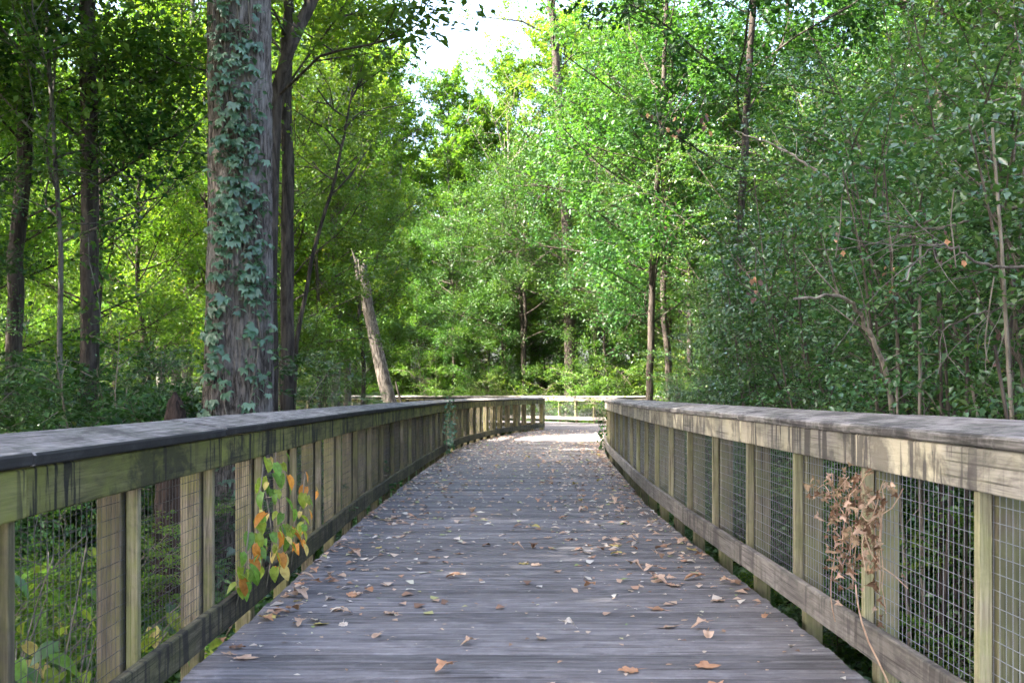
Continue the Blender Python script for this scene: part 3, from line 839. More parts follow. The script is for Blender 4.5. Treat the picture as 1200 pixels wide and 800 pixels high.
lone('bowed_tree', [(640, 470), (632, 415), (598, 385), (580, 345), (566, 305), (552, 270)], 60.0, 0.24, 0.10, 13, 8.5, 2.4, M['bark_dark'], M['leaf_mid'],
     'bowed dark tree leaning low across the woods behind the slim one', 309, nl=14, nsec=5, ntwig=5, per=20, ll=0.12)
lone('pale_tree', [(760, 500), (762, 420), (764, 330), (768, 250), (775, 150)], 26.0, 0.07, 0.035, 12, 3.4, 3.0, M['bark_dark'], M['leaf_cool'],
     'pale grey tree growing just outside the pale railing at the bend', 310, **crownkw)
lone('shaded_tree', [(785, 500), (783, 420), (776, 360), (778, 300)], 28.5, 0.07, 0.04, 11, 5.5, 2.6, M['bark_dark'], M['leaf_cool'],
     'thin dark tree close behind the pale grey tree at the bend', 311, nl=16, nsec=6, ntwig=6, per=20, ll=0.11)
ivyt = lone('ivy_tree', [(858, 510), (860, 440), (864, 350), (872, 200), (884, 0)], 18.5, 0.055, 0.03, 14, 5.0, 3.0, M['bark_dark'], M['leaf_dark'],
     'dark trunk wrapped in ivy behind the pale railing', 312, **crownkw)
# ivy sleeve on that trunk
rg = np.random.default_rng(3)
n = 900; a = rg.uniform(0, 6.28, n); z = rg.uniform(0, 4.2, n)
V, F, T = spray(rg, np.stack([0.10 * np.cos(a) + 0.012 * z, 0.10 * np.sin(a), z], 1), np.stack([np.cos(a), np.sin(a), -0.9 + 0 * a], 1), np.full(n, 0.06), 3, 0.075, 0.8, jit=0.8)
link('ivy', tri_mesh('ivy', V, F, T), M['leaf_ivy'], ivyt)

# leaning broken snag
def snag():
    Y = 29.0; X = px(480, Y); g = ground_z(X, Y)
    root = empty('broken_snag', (X, Y, g)); tag(root, 'pale leaning broken tree trunk with a split top', 'dead tree')
    top = np.array([px(424, Y) - X, 0, pz(312, Y) - g])
    tb = Tubes(); q = np.linspace(-0.1, 1, 12)[:, None]
    P = top * q + np.array([-0.12, 0, 0]) * np.sin(np.clip(q, 0, 1) * 3.14) + np.random.default_rng(2).normal(0, 0.012, (12, 3))
    tb.add(P, np.linspace(0.22, 0.13, 12), 14)
    link('trunk', tb.mesh('trunk'), M['bark_snag'], root)
    for k, (dx, dz, r) in enumerate(((-0.10, 0.45, 0.05), (0.06, 0.10, 0.06), (-0.02, 0.2, 0.07))):
        tb = Tubes(); b = top + np.array([dx * 0.9, -0.05 + 0.05 * k, -0.35])
        tb.add(np.array([b, b + [dx * 0.4 - 0.03, 0, 0.35 + dz * 0.4], b + [dx - 0.08, 0, 0.35 + dz]]), [r * 1.3, r * .7, 0.006], 6)
        link('splinter', tb.mesh('splinter'), M['bark_snag'], root)
    tb = Tubes(); tb.add(np.array([[0.22, -0.2, 0], [-0.05, -0.25, 1.2], [-0.35, -0.2, 2.3]]), [0.06, 0.05, 0.02], 6)
    link('bark_strip', tb.mesh('bark_strip'), M['bark_dark'], root)
snag()

# cypress knee poking up behind the rail
def knee():
    Y = 9.6; X = px(205, Y); g = ground_z(X, Y)
    top = pz(459, Y) - g; nu, nv = 24, 26; V = []
    for j in range(nv):
        f = j / (nv - 1); z = -0.1 + (top + 0.1) * f
        r = 0.23 * (1 - f ** 5) ** 0.5 * (1 - 0.5 * f) + 0.008
        for i in range(nu):
            a = 6.2832 * i / nu; w = 1 + 0.16 * mnoise.noise((math.cos(a) * 2.4, math.sin(a) * 2.4, z * 3)) + 0.06 * mnoise.noise((math.cos(a) * 9, math.sin(a) * 9, z * 9))
            V.append((r * w * math.cos(a), r * w * math.sin(a), z))
    F = [(j * nu + i, j * nu + (i + 1) % nu, (j + 1) * nu + (i + 1) % nu, (j + 1) * nu + i) for j in range(nv - 1) for i in range(nu)]
    o = link('cypress_knee', tri_mesh('knee', np.array(V), np.array(F), smooth=True), M['bark_knee'])
    o.location = (X, Y, g); tag(o, 'dark pointed cypress knee poking up behind the mossy railing cap', 'stump')
knee()

# bare pale tree with fine twigs in the sunlit centre
def bare_tree():
    Y = 57.0; X = px(588, Y); g = ground_z(X, Y); rg = np.random.default_rng(12)
    root = empty('bare_tree', (X, Y, g)); tag(root, 'thin pale nearly bare tree among the sunlit yellow-green crowns', 'tree')
    tb = Tubes(); tw = Tubes()
    tp = limb(rg, (0, 0, -0.2), (0.02, 0, 1), 17, 12, 0.05, 0.05); tb.add(tp, np.linspace(0.13, 0.02, 13), 6)
    for k in range(16):
        i = rg.integers(5, 12); az = rg.uniform(0, 6.28)
        lp = limb(rg, tp[i], (math.cos(az) * 0.6, math.sin(az) * 0.6, 0.9), rg.uniform(2, 4.5), 5, 0.03, 0.1); tb.add(lp, np.linspace(0.045, 0.012, 6), 4)
        for j in range(6):
            q = lp[rg.integers(1, 6)]; d = rg.normal(0, 0.6, 3); d[2] = abs(d[2]) + 0.4
            tw.add(limb(rg, q, d, rg.uniform(0.6, 1.6), 3, 0.03, 0.1), [0.016, 0.012, 0.01, 0.006], 3)
    link('trunk', tb.mesh('trunk'), M['bark_pale'], root); link('twigs', tw.mesh('twigs'), M['bark_pale'], root)
bare_tree()

# ------------------------------------------------------------------ the woods
def clear(x, y, m=1.2):
    """True where the boardwalk leaves room"""
    if y < 38.5 and xat(fineL, y) - m < x < xat(spline(RIGHT, 0.3), y) + m: return False
    if 36 < y < 56 and -10 < x < 12:
        lo = 37.0 if x > 1.1 else float(np.interp(-x, [-1.1, 2.2, 9], [37.8, 40.4, 45.5])); hi = float(np.interp(x, fineF[:, 0], fineF[:, 1]))
        if x > 4.5: lo = 36
        if lo - m < y < hi + m: return False
    return True

LB = {
    'canL': ('tall shade tree in the woods beside the mossy railing', 'tree', 'shade trees beside the mossy railing'),
    'canF': ('sunlit yellow-green tree in the woods beyond the cross railing', 'tree', 'sunlit trees beyond the cross railing'),
    'canD': ('dark green tall tree behind the arching privet thicket', 'tree', 'tall trees behind the privet thicket'),
    'undL': ('small leafy understory tree among the trunks past the mossy railing', 'tree', 'understory trees past the mossy railing'),
    'undF': ('bushy green understory tree behind the cross railing', 'tree', 'understory trees behind the cross railing'),
    'undR': ('bushy cool-green understory tree rising over the privet thicket', 'tree', 'understory trees over the privet thicket'),
    'pri': ('arching fine-leaved privet shrub crowding the outside of the pale railing', 'shrub', 'privet shrubs outside the pale railing'),
    'priL': ('loose fine-leaved privet shrub in the shade past the mossy railing', 'shrub', 'privet shrubs past the mossy railing'),
    'lowL': ('low leafy shrub on the bank under the mossy railing', 'shrub', 'low shrubs on the bank by the mossy railing'),
    'lowR': ('low leafy shrub at the foot of the pale railing', 'shrub', 'low shrubs at the foot of the pale railing'),
    'lowF': ('low leafy shrub at the wood edge behind the cross railing', 'shrub', 'low shrubs behind the cross railing'),
}
HUE = {'leaf_bright': 'yellow-green', 'leaf_mid': 'fresh green', 'leaf_cool': 'cool bluish-green', 'leaf_dark': 'dark green', 'leaf_privet': 'grey-green', 'leaf_ground': 'deep green'}
def where_along(y):
    return 'near the withered vine' if y < 6 else 'across from the thick creeper-clad trunk' if y < 13 else 'short of the bend' if y < 21 else 'at the bend'
def where_left(y):
    return 'before the thick furrowed trunk' if y < 9.5 else 'next to the thick furrowed trunk' if y < 14 else 'between the furrowed trunk and the leaning snag' if y < 27 else 'beyond the leaning broken snag'
def describe(proto, x, y, key, s, leaf):
    hue = HUE[(leaf or next(c for c in proto.children if c.name.split('.')[0] in ('crown', 'foliage')).data.materials[0]).name.split('.')[0]]
    size = 'small ' if s < .7 else 'large ' if s > 1.05 else ''
    if key == 'canL': return f'{size}{hue} shade tree in the woods {where_left(y)}'
    if key == 'canF': return f'{size}{hue} tree in the woods {"just beyond" if y < 64 else "behind the first trees past" if y < 82 else "far behind"} the cross railing'
    if key == 'canD': return f'{size}{hue} tall tree {"close behind" if x < 10 else "deep behind"} the privet thicket {where_along(y)}'
    if key == 'undL': return f'{size}{hue} understory tree {where_left(y)}'
    if key == 'undF': return f'{size}{hue} bushy understory tree {"right behind" if y < 54 else "deeper behind"} the cross railing'
    if key == 'undR': return f'{size}{hue} bushy understory tree over the privet thicket {where_along(y)}'
    if key == 'pri': return f'{size}arching fine-leaved privet {"against" if x < 4 else "a step behind" if x < 5.8 else "well back from"} the pale railing {where_along(y)}'
    if key == 'priL': return f'{size}loose fine-leaved privet shrub {where_left(y)}'
    if key == 'lowL': return f'{size}{hue} low bank shrub {where_left(y)}'
    if key == 'lowR': return f'{size}{hue} low shrub below the pale railing {where_along(y)}'
    if key == 'lowF': return f'{size}{hue} low shrub {"at the foot of" if y < 52 else "deeper behind"} the cross railing'
def P(proto, x, y, key, s=1.0, **kw):
    a = rz()
    if key == 'pri' and x < 6: a = a * 0.1 - 0.31           # the trimmed side faces the walk
    if key == 'priL': a = math.pi + a * 0.1 - 0.31
    return place(proto, x, y, a, s, describe(proto, x, y, key, s, kw.get('leaf')), LB[key][1], LB[key][2], **kw)

# right thicket
for x, y, pr, s in ((3.4, 5.0, priB, .9), (4.6, 5.6, priA, 1.0), (3.4, 6.9, priB, .95), (4.7, 7.9, priC, 1.0), (6.2, 7.2, priC, 1.05), (3.6, 9.0, priA, .95), (5.3, 10.0, priC, 1.05),
                    (7.4, 9.8, priC, 1.15), (3.7, 11.8, priB, 1.0), (5.6, 12.6, priA, 1.15), (7.8, 12.8, priC, 1.2), (4.1, 14.6, priA, 1.0), (6.3, 15.6, priC, 1.15), (9.2, 15.2, priC, 1.3),
                    (4.6, 17.4, priA, 1.0), (7.4, 18.4, priC, 1.25), (5.0, 20.6, priB, 1.1), (6.6, 22.0, priC, 1.2), (5.4, 24.0, priA, 1.0), (8.4, 21.5, priC, 1.4), (2.95, 8.0, priB, .5), (2.9, 10.4, priA, .5), (2.95, 13.2, priB, .55), (3.1, 16.0, priA, .55), (3.0, 6.0, priB, .45), (3.4, 19, priA, .55), (3.9, 22, priB, .6)):
    P(pr, x, y, 'pri', s)
for x, y, pr, s in ((9.5, 12.5, undB, 1.1), (11.5, 15.5, undA, 1.1), (9.8, 19.0, undB, 1.2), (12.5, 20, undC, 1.1), (7.6, 25.0, undB, 1.15), (10.5, 25, undA, 1.1), (6.6, 28.5, undB, 1.15), (9.5, 29.5, undB, 1.2),
                    (13.0, 28.0, undA, 1.2), (8.0, 32.0, undB, 1.1), (12, 33.5, undB, 1.2), (5.6, 30.5, undB, .8), (15, 24, undA, 1.3)):
    P(pr, x, y, 'undR', s, leaf=M['leaf_cool'] if rng.random() < .7 else M['leaf_mid'])
for x, y, pr, s in ((9.2, 23.5, canC, .85), (13, 18, canA, .9), (12, 31, canC, .95), (8.4, 35.0, canC, .75), (17, 26, canA, 1.0), (16, 36, canC, 1.0), (20, 20, canC, 1.0), (13, 40.0, canA, .85)):
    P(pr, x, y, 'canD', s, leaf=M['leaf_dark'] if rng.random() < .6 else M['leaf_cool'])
for x, y, s in ((4.6, 28.2, .95), (4.7, 32.0, 1.12), (8.3, 35.0, 1.1)):
    P(undD, x, y, 'undR', s, leaf=M['leaf_dark'])
for x, y, s in ((3.6, 49.2, 1.3), (0.4, 52.6, 1.2), (7.2, 46.6, 1.1), (-2.8, 55.5, 1.0)):
    P(undD, x, y, 'undF', s, leaf=M['leaf_dark'] if x > 0 else M['leaf_cool'])
# left side; near trees out of view are added to shade the deck
for x, y, pr, s in ((-11.5, 21, canA, .9), (-6.4, 5.0, canC, .85), (-8.6, 10.5, canA, .9), (-10, 4.2, canC, 1.0), (-11, 14, canA, 1.0), (-9.5, 7.5, canA, .95), (-7.2, 2.5, canA, .95), (-6.5, -4, canC, .9), (-11, 0, canA, 1.0), (-15, 8, canC, 1.0), (-5.2, -10, canA, .9),
                    (-10, -8, canC, 1.0), (-18, 16, canA, 1.1), (-2.5, -15, canA, .9), (-15, -4, canA, 1.1)):
    P(pr, x, y, 'canL', s, leaf=M['leaf_bright'] if y > 12 else M['leaf_mid'])
for x, y, pr, s in ((-8.6, 17.5, undA, .9), (-9.2, 28, undC, .9), (-9.5, 25, undA, 1.0), (-5.2, 25, undC, .8), (-11.5, 22, undA, 1.0), (-8.5, 31, undC, 1.0), (-5.6, 31.5, undC, .85), (-12, 33, undC, 1.1), (-4.6, 35.0, undC, .85),
                    (-8.2, 37.5, undC, 1.0), (-13, 39, undC, 1.2), (-15.5, 25, undA, 1.2), (-17, 33, undC, 1.2), (-7.4, 12.8, undB, .75), (-9.6, 11.0, undA, .9), (-10.5, 16.5, undB, 1.1)):
    dk = x / y < -0.36 and y < 24
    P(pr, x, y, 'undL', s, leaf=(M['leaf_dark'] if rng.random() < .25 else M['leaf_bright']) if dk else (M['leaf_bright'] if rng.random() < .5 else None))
for x, y, pr, s in ((-4.4, 12.5, priB, .55), (-5.2, 10.5, priB, .6), (-6.4, 13.5, priA, .6), (-4.3, 20.5, priB, .7), (-6.6, 19.5, priB, .7), (-3.3, 22.5, priB, .5), (-8, 14.8, priA, .7), (-5.8, 8.6, priB, .55)):
    P(pr, x, y, 'priL', s)
# far woods
for x, y, s in ((-5.3, 33.8, .72), (-9.4, 32.2, .85), (-5.7, 38.6, .70), (-8.6, 41.6, .8), (-8.8, 36.0, .75), (-12.5, 41.5, .9)):
    P(canB, x, y, 'canL', s, leaf=M['leaf_bright'])
for x, y, s in ((-9.8, 58.5, 1.18), (-12.5, 55, 1.12), (-6.8, 60, 1.05), (-8.3, 64, 1.2), (-15, 47, .95), (-18, 41, .9), (-11.5, 47.5, .8), (-3.4, 60, 1.0), (-0.4, 61, 1.06), (2.6, 59, 1.14), (4.6, 61, 1.15), (6.6, 57, 1.15)):
    P(canB, x, y, 'canF', s, leaf=M['leaf_bright'])
for i in range(40):
    x = -42 + i * 2.15 + rng.normal(0, .8); y = rng.uniform(63, 80)
    c = abs(px(545, 60) - x * 60 / y)
    pr = (canB, canA, canB, canC)[i % 4]
    s = rng.uniform(.8, 1.0)
    top = 1.2 + 0.285 * y
    if -9.5 < x < 5: s = min(s, top / (18 if pr is canB else 21))
    P(pr, x, y, 'canF', s, leaf=M['leaf_bright'] if (x < 6 and rng.random() < .75) else (M['leaf_mid'] if rng.random() < .6 else M['leaf_cool']))
for i in range(22):
    x = -60 + i * 5.6 + rng.normal(0, 1.5); y = rng.uniform(84, 100)
    P((canA, canC, canB)[i % 3], x, y, 'canF', 1.05 if not -14 < x < 8 else .95, leaf=M['leaf_bright'] if rng.random() < .5 else M['leaf_mid'])
for i in range(50):
    x = -24 + i * 0.97 + rng.normal(0, .5); y = (float(np.interp(x, fineF[:, 0], fineF[:, 1])) if -9 < x < 11 else 50) + rng.uniform(2.5, 11.0)
    if not clear(x, y): continue
    P((undB, undA, undC, undB)[i % 4], x, y, 'undF', rng.uniform(.65, 1.1), leaf=((M['leaf_cool'], M['leaf_mid'], M['leaf_mid'], M['leaf_cool']) if x > -2 else (M['leaf_bright'], M['leaf_mid'], M['leaf_bright'], M['leaf_cool']))[i % 4])
for i in range(60):
    x = -20 + i * 0.65 + rng.normal(0, .3); y = (float(np.interp(x, fineF[:, 0], fineF[:, 1])) if -9 < x < 11 else 48) + rng.uniform(1.6, 7)
    if clear(x, y, 1.0): P((lowA, lowB)[i % 2], x, y, 'lowF', rng.uniform(1.0, 1.7))
# banks
for i in range(34):
    y = 3.5 + i * 0.85; x = xat(fineL, min(y, 37)) - rng.uniform(1.35, 2.7) - 0.02 * y
    if abs(x - BX) < .9 and abs(y - BY) < 1.2: continue
    P((lowA, lowB, lowB)[i % 3], x, y, 'lowL', rng.uniform(.45, .7), leaf=(M['leaf_bright'], M['leaf_ground'], M['leaf_mid'])[i % 3] if y > 9 else M['leaf_bright'])
for i in range(30):
    y = 2.5 + i * 0.9; x = xat(fineR, min(y, 36)) + rng.uniform(1.35, 2.5)
    if clear(x, y, .8): P((lowA, lowB, lowB)[i % 3], x, y, 'lowR', rng.uniform(.4, .65), leaf=(M['leaf_bright'], M['leaf_mid'], M['leaf_bright'])[i % 3])
for i in range(16):
    x = -4.5 - rng.uniform(0, 6); y = rng.uniform(9, 20)
    P((lowA, lowB)[i % 2], x, y, 'lowL', rng.uniform(.7, 1.1), leaf=M['leaf_dark'] if i % 2 else M['leaf_ground'])

for i in range(26):
    y = rng.uniform(9.5, 19); x = -y * rng.uniform(.27, .47)
    if abs(x - BX) < .9 and abs(y - BY) < 1.2: continue
    P((lowA, priB, lowB)[i % 3], x, y, ('lowL', 'priL', 'lowL')[i % 3], (rng.uniform(.9, 1.3), rng.uniform(.4, .6), rng.uniform(1.0, 1.5))[i % 3], leaf=(M['leaf_dark'], None, M['leaf_ground'])[i % 3])
for i in range(34):
    x = -30 + i * 1.6 + rng.normal(0, .5); y = rng.uniform(61, 74)
    P((undB, undA)[i % 2], x, y, 'undF', rng.uniform(.9, 1.4), leaf=(M['leaf_cool'], M['leaf_mid'])[i % 2])
for i in range(16):
    y = rng.uniform(4.0, 9.0); x = rng.uniform(2.5, 3.6)
    P((lowB, lowA)[i % 2], x, y, 'lowR', rng.uniform(.3, .55), leaf=M['leaf_bright'])
# ground ivy on both banks
def ground_cover(name, label, x0, x1, y0, y1, n, seed):
    rg = np.random.default_rng(seed)
    x = rg.uniform(x0, x1, n * 2); y = y0 + (y1 - y0) * rg.random(n * 2) ** 1.4
    z = np.array([ground_z(a, b) for a, b in zip(x, y)])
    clump = np.array([mnoise.noise((a * 0.9, b * 0.9, 1.0)) for a, b in zip(x, y)])
    kk = clump + rg.normal(0, 0.25, n * 2) > -0.05
    x, y, z, clump = x[kk], y[kk], z[kk], clump[kk]
    h = rg.random(len(x)) ** 1.6 * (0.16 + 0.3 * np.clip(clump + 0.2, 0, 1))
    a = rg.uniform(0, 6.28, len(x))
    V, F, T = spray(rg, np.stack([x, y, z + h], 1), np.stack([np.cos(a), np.sin(a), 0.3 + 0 * a], 1), np.full(len(x), 0.05), 2, 0.075, 0.8, jit=0.45)
    tag(link(name, tri_mesh(name, V, F, T), M['leaf_ground']), label, 'ground cover', kind='stuff')
ground_cover('ground_ivy', 'dark ivy carpeting the bank below the mossy railing', -7, -1.2, 2, 30, 60000, 41)
ground_cover('ground_ivy', 'green ivy carpeting the ground below the pale railing', 1.2, 6, 2, 30, 45000, 42)

# ------------------------------------------------------------------ broad-leaved plants behind the mossy railing
def ovate(name, L, w, seed, heart=False, curl=0.1, n=5):
    """a single leaf blade with midrib fold, pointing along +X"""
    r = np.random.default_rng(seed); V, F = [], []
    ts = np.linspace(0, 1, n + 1)
    wid = (np.sin(np.pi * ts ** 0.75) ** 0.8) if not heart else np.where(ts < 0.05, 0.55, np.sin(np.pi * np.clip(0.22 + ts * 0.78, 0, 1)) ** 0.9)
    c1, c2 = r.normal(0, curl), r.normal(0, curl)
    for t, ww in zip(ts, wid):
        x = t * L; z = -curl * L * 1.5 * t * t + c1 * L * t * (1 - t)
        hw = max(0.0004, ww * w / 2)
        V += [(x - (0.08 * L if heart and t < 0.02 else 0), hw, z + hw * 0.35 + c2 * hw), (x, 0, z), (x - (0.08 * L if heart and t < 0.02 else 0), -hw, z + hw * 0.35 - c2 * hw)]
    for i in range(n):
        a = i * 3; F += [(a, a + 1, a + 4, a + 3), (a + 1, a + 2, a + 5, a + 4)]
    return tri_mesh(name, np.array(V), np.array(F), np.full(len(V), r.random()))
broad = [ovate('leaf', 0.13, 0.085, 400 + i, heart=True, curl=0.22) for i in range(5)]
def leafy_plant(x, y, h, nlv, label, mats, seed, group, size=(0.7, 1.3)):
    rg = np.random.default_rng(seed); g = ground_z(x, y)
    root = empty('broadleaf_plant', (x, y, g)); tag(root, label, 'plant', group)
    tb = Tubes(); stems = []
    for k in range(5):
        az = rg.uniform(0, 6.28); s = limb(rg, (0, 0, -0.1), (math.cos(az) * .5, math.sin(az) * .5, 1), h * rg.uniform(.7, 1.1), 6, -0.05, 0.12)
        tb.add(s, np.linspace(0.008, 0.003, 7), 5); stems.append(s)
    for k in range(nlv):
        s = stems[k % 5]; f = rg.uniform(0.25, 1) * 6; i = int(min(f, 5)); p = s[i] + (s[i + 1] - s[i]) * (f - i)
        az = rg.uniform(0, 6.28)
        m = Matrix.Translation(Vector(p) + Vector((math.cos(az), math.sin(az), .2)) * 0.04) @ Matrix.Rotation(az, 4, 'Z') @ Matrix.Rotation(rg.uniform(0.0, 0.9), 4, 'Y') @ Matrix.Rotation(rg.normal(0, .4), 4, 'X') @ Matrix.Scale(rg.uniform(*size), 4)
        link('leaf', with_mat(broad[rg.integers(5)], mats[rg.integers(len(mats))]), None, root, m)
    link('stem', tb.mesh('stem'), M['stem'], root)
for i, (x, y, h, nlv) in enumerate(((-2.45, 4.6, 1.35, 60), (-2.75, 5.3, 1.5, 60), (-2.3, 5.6, 1.1, 45), (-3.1, 5.9, 1.5, 55), (-2.6, 6.8, 1.2, 45), (-2.15, 7.6, 1.0, 36), (-2.2, 4.0, 1.0, 40), (-2.05, 4.5, 1.2, 45), (-2.3, 5.0, 1.35, 50), (-2.9, 4.7, 1.4, 50))):
    leafy_plant(x, y, h, nlv, 'lush plant with broad heart-shaped leaves crowding the bank behind the mossy railing mesh', [M['fresh_green'], M['fresh_green'], M['lime'], M['lime'], M['leaf_ground'], M['dry_yellow']], 500 + i, 'broad-leaved plants behind the mossy railing')

# vine with turning leaves on the mossy railing
def rail_vine():
    rg = np.random.default_rng(60)
    root = empty('climbing_vine', (-1.40, 6.6, 0.0)); tag(root, 'vine with green, yellow and orange heart leaves climbing the mossy railing mesh', 'vine')
    tb = Tubes(); paths = []
    for k in range(5):
        y0 = (-0.95, -0.6, -0.3, 0.05, 0.5)[k]
        s = limb(rg, (-0.02, y0, 0.05), (0.05, rg.normal(0, .25), 1), rg.uniform(.65, 0.92), 8, 0.0, 0.16); s[:, 0] = np.clip(s[:, 0], -0.05, 0.06)
        tb = Tubes(); tb.add(s, 0.004, 4); paths.append(s); link('stem', tb.mesh('stem'), M['stem'], root)
    mats = [M['fresh_green']] * 4 + [M['lime']] * 3 + [M['dry_yellow']] + [M['amber']] * 2
    for k in range(105):
        s = paths[k % 5]; p = Vector(s[rg.integers(1, 9)]) + Vector((rg.uniform(0.0, 0.07), rg.normal(0, .13), rg.normal(0, .07)))
        p.z = min(max(p.z, rg.uniform(.2, .45)), 0.86)
        m = Matrix.Translation(p) @ Matrix.Rotation(rg.normal(-0.9, .7), 4, 'Z') @ Matrix.Rotation(rg.uniform(0.5, 1.35), 4, 'Y') @ Matrix.Rotation(rg.normal(0, .4), 4, 'X') @ Matrix.Scale(rg.uniform(.35, .75), 4)
        link('leaf', with_mat(broad[rg.integers(5)], mats[rg.integers(len(mats))]), None, root, m)
rail_vine()

# dry leaf blades: lobed outlines, curled
def lobed(name, size, lobes, depth, seed, curl):
    r = np.random.default_rng(seed); n = lobes * 4; V = [(0, 0, 0.0)]; F = []
    rot = r.uniform(0, 6.28); bx, by = r.normal(0, curl, 2)
    for i in range(n):
        a = 6.2832 * i / n
        env = 0.72 + 0.28 * math.cos(a)             # longer towards the tip
        rad = size * env * (1 - depth * (0.5 - 0.5 * math.cos(a * lobes)) * r.uniform(.8, 1.2)) * r.uniform(.93, 1.07)
        x, y = rad * math.cos(a) , rad * math.sin(a) * 0.85
        z = (bx * x * x + by * y * y) / size * 2.6 + r.normal(0, curl * size * .25)
        V.append((x, y, z))
    V.append((-size * 1.05, r.normal(0, .12) * size, size * .1))
    for i in range(n): F.append((0, 1 + i, 1 + (i + 1) % n))
    F.append((1 + n // 2, 2 + n // 2, n + 1))
    V = np.array(V); V[:, 2] -= V[:, 2].min()
    me = tri_mesh(name, V, np.array(F), np.full(len(V), r.random()))
    return me
lobedm = [lobed('leaf', 0.062, 5, 0.42, 700, 0.10), lobed('leaf', 0.058, 5, 0.5, 701, 0.18), lobed('leaf', 0.056, 3, 0.32, 702, 0.14), lobed('leaf', 0.054, 7, 0.28, 703, 0.2), lobed('leaf', 0.06, 5, 0.36, 704, 0.26), lobed('leaf', 0.05, 3, 0.18, 705, 0.14)]

def dried_vine():
    rg = np.random.default_rng(61)
    root = empty('dried_vine', (1.46, 4.75, 0.0)); tag(root, 'withered brown vine with curled dead leaves tangled in the pale railing mesh', 'vine')
    tb = Tubes(); paths = []
    for k in range(13):
        s = limb(rg, (rg.uniform(-.02, .05), rg.normal(0.0, .22), rg.uniform(.78, .9)), (rg.normal(0, .1), rg.normal(0, .25), -1), rg.uniform(.35, .62), 8, 0.0, 0.22)
        s[:, 0] = np.clip(s[:, 0], -0.06, 0.07); tb.add(s, 0.0022, 4); paths.append(s); link('stem', tb.mesh('stem'), M['dry_tan'], root); tb = Tubes()
    for b, d, L, q in (((-.02, -.1, .42), (-.03, -.55, -.75), .5, .0035), ((-.02, .2, .5), (0, .5, -.9), .3, .0025)):
        tb = Tubes(); tb.add(limb(rg, b, d, L, 6, 0, .12), q, 4); link('stem', tb.mesh('stem'), M['dry_tan'], root)
    mats = [M['vine_tan'], M['vine_brown'], M['vine_brown'], M['dry_tan'], M['vine_tan']]
    curled = [lobed('leaf', 0.05, 5, 0.5, 750 + i, 0.55) for i in range(4)]
    for k in range(210):
        s = paths[k % 13]; p = Vector(s[rg.integers(0, 9)]) + Vector((rg.uniform(-.05, 0.0), rg.normal(0, .05), rg.normal(0, .03)))
        p.z = min(p.z, .92); p.x -= .02
        m = Matrix.Translation(p) @ Matrix.Rotation(rg.uniform(0, 6.28), 4, 'Z') @ Matrix.Rotation(rg.uniform(0.4, 2.4), 4, 'Y') @ Matrix.Rotation(rg.uniform(0, 6.28), 4, 'X') @ Matrix.Scale(rg.uniform(.28, .62), 4)
        link('leaf', with_mat(curled[rg.integers(4)], mats[rg.integers(5)]), None, root, m)
dried_vine()

# small ivy patches on the railings farther along
def rail_ivy(x, y, dy, label, seed, n=160, mat='leaf_ivy'):
    rg = np.random.default_rng(seed); root = empty('ivy_patch', (x, y, 0)); tag(root, label, 'vine')
    tb = Tubes()
    for k in range(4): tb.add(limb(rg, (0, rg.normal(0, dy * .4), -.05), (0, rg.normal(0, .2), 1), 1.0, 6, 0, .1), 0.005, 4)
    link('stem', tb.mesh('stem'), M['stem'], root)
    p = np.stack([rg.uniform(-.06, .06, n), rg.normal(0, dy * .5, n), rg.uniform(0.0, 1.08, n)], 1)
    V, F, T = spray(rg, p, rg.normal(0, 1, (n, 3)), np.full(n, .10), 2, .07, .8, up=(0, -1, .3), jit=.5)
    link('foliage', tri_mesh('foliage', V, F, T), M[mat], root)
rail_ivy(-1.27, 22.6, 1.6, 'ivy patch hanging over the mossy railing before its curve', 71, 80)
rail_ivy(1.93, 23.6, 1.0, 'small ivy patch creeping on the pale railing where it turns', 72, 45, 'leaf_dark')

# thin dark canes behind the right-hand mesh
rg = np.random.default_rng(88)
for k in range(30):
    y = rg.uniform(3.6, 7.0); x = rg.uniform(2.1, 3.2); tb = Tubes(); H = rg.uniform(1.8, 3.2)
    tb.add(limb(rg, (0, 0, -.1), (rg.normal(0, .08), rg.normal(0, .08), 1), H, 6, 0, .04), np.linspace(rg.uniform(.010, .022), .006, 7), 6)
    o = link('bare_cane', tb.mesh('cane'), M['bark_dark'] if k % 3 else M['stem'])
    o.location = (x, y, ground_z(x, y)); tag(o, 'thin bare upright cane growing behind the pale railing mesh', 'cane', 'bare canes behind the pale railing')

# bare branches across the privet thicket
def bare_branch(pts, r, label, seed, tw=6, mat='bark_pale'):
    rg = np.random.default_rng(seed); pts = np.array(pts, float); o0 = pts[0].copy()
    root = empty('bare_branch', tuple(o0)); tag(root, label, 'branch')
    q = np.linspace(0, len(pts) - 1, 6 * len(pts)); Pp = np.stack([np.interp(q, np.arange(len(pts)), pts[:, i]) for i in range(3)], 1) - o0
    for _ in range(4): Pp[1:-1] = (Pp[:-2] + Pp[1:-1] + Pp[2:]) / 3
    Pp[1:-1] += rg.normal(0, .006, (len(Pp) - 2, 3))
    tb = Tubes(); tb.add(Pp, np.linspace(r, r * .35, len(Pp)), 7); link('branch', tb.mesh('branch'), M[mat], root)
    if tw:
        for k in range(tw):
            tb = Tubes()
            i = rg.integers(3, len(Pp)); d = norm(Pp[i] - Pp[i - 1]) + rg.normal(0, .5, 3)
            tb.add(limb(rg, Pp[i], d, rg.uniform(.2, .6), 5, 0, .15), np.linspace(r * .3, .0015, 6), 4)
            link('twig', tb.mesh('twig'), M[mat], root)
def ip(x, y, d): return (px(x, d), d, pz(y, d))
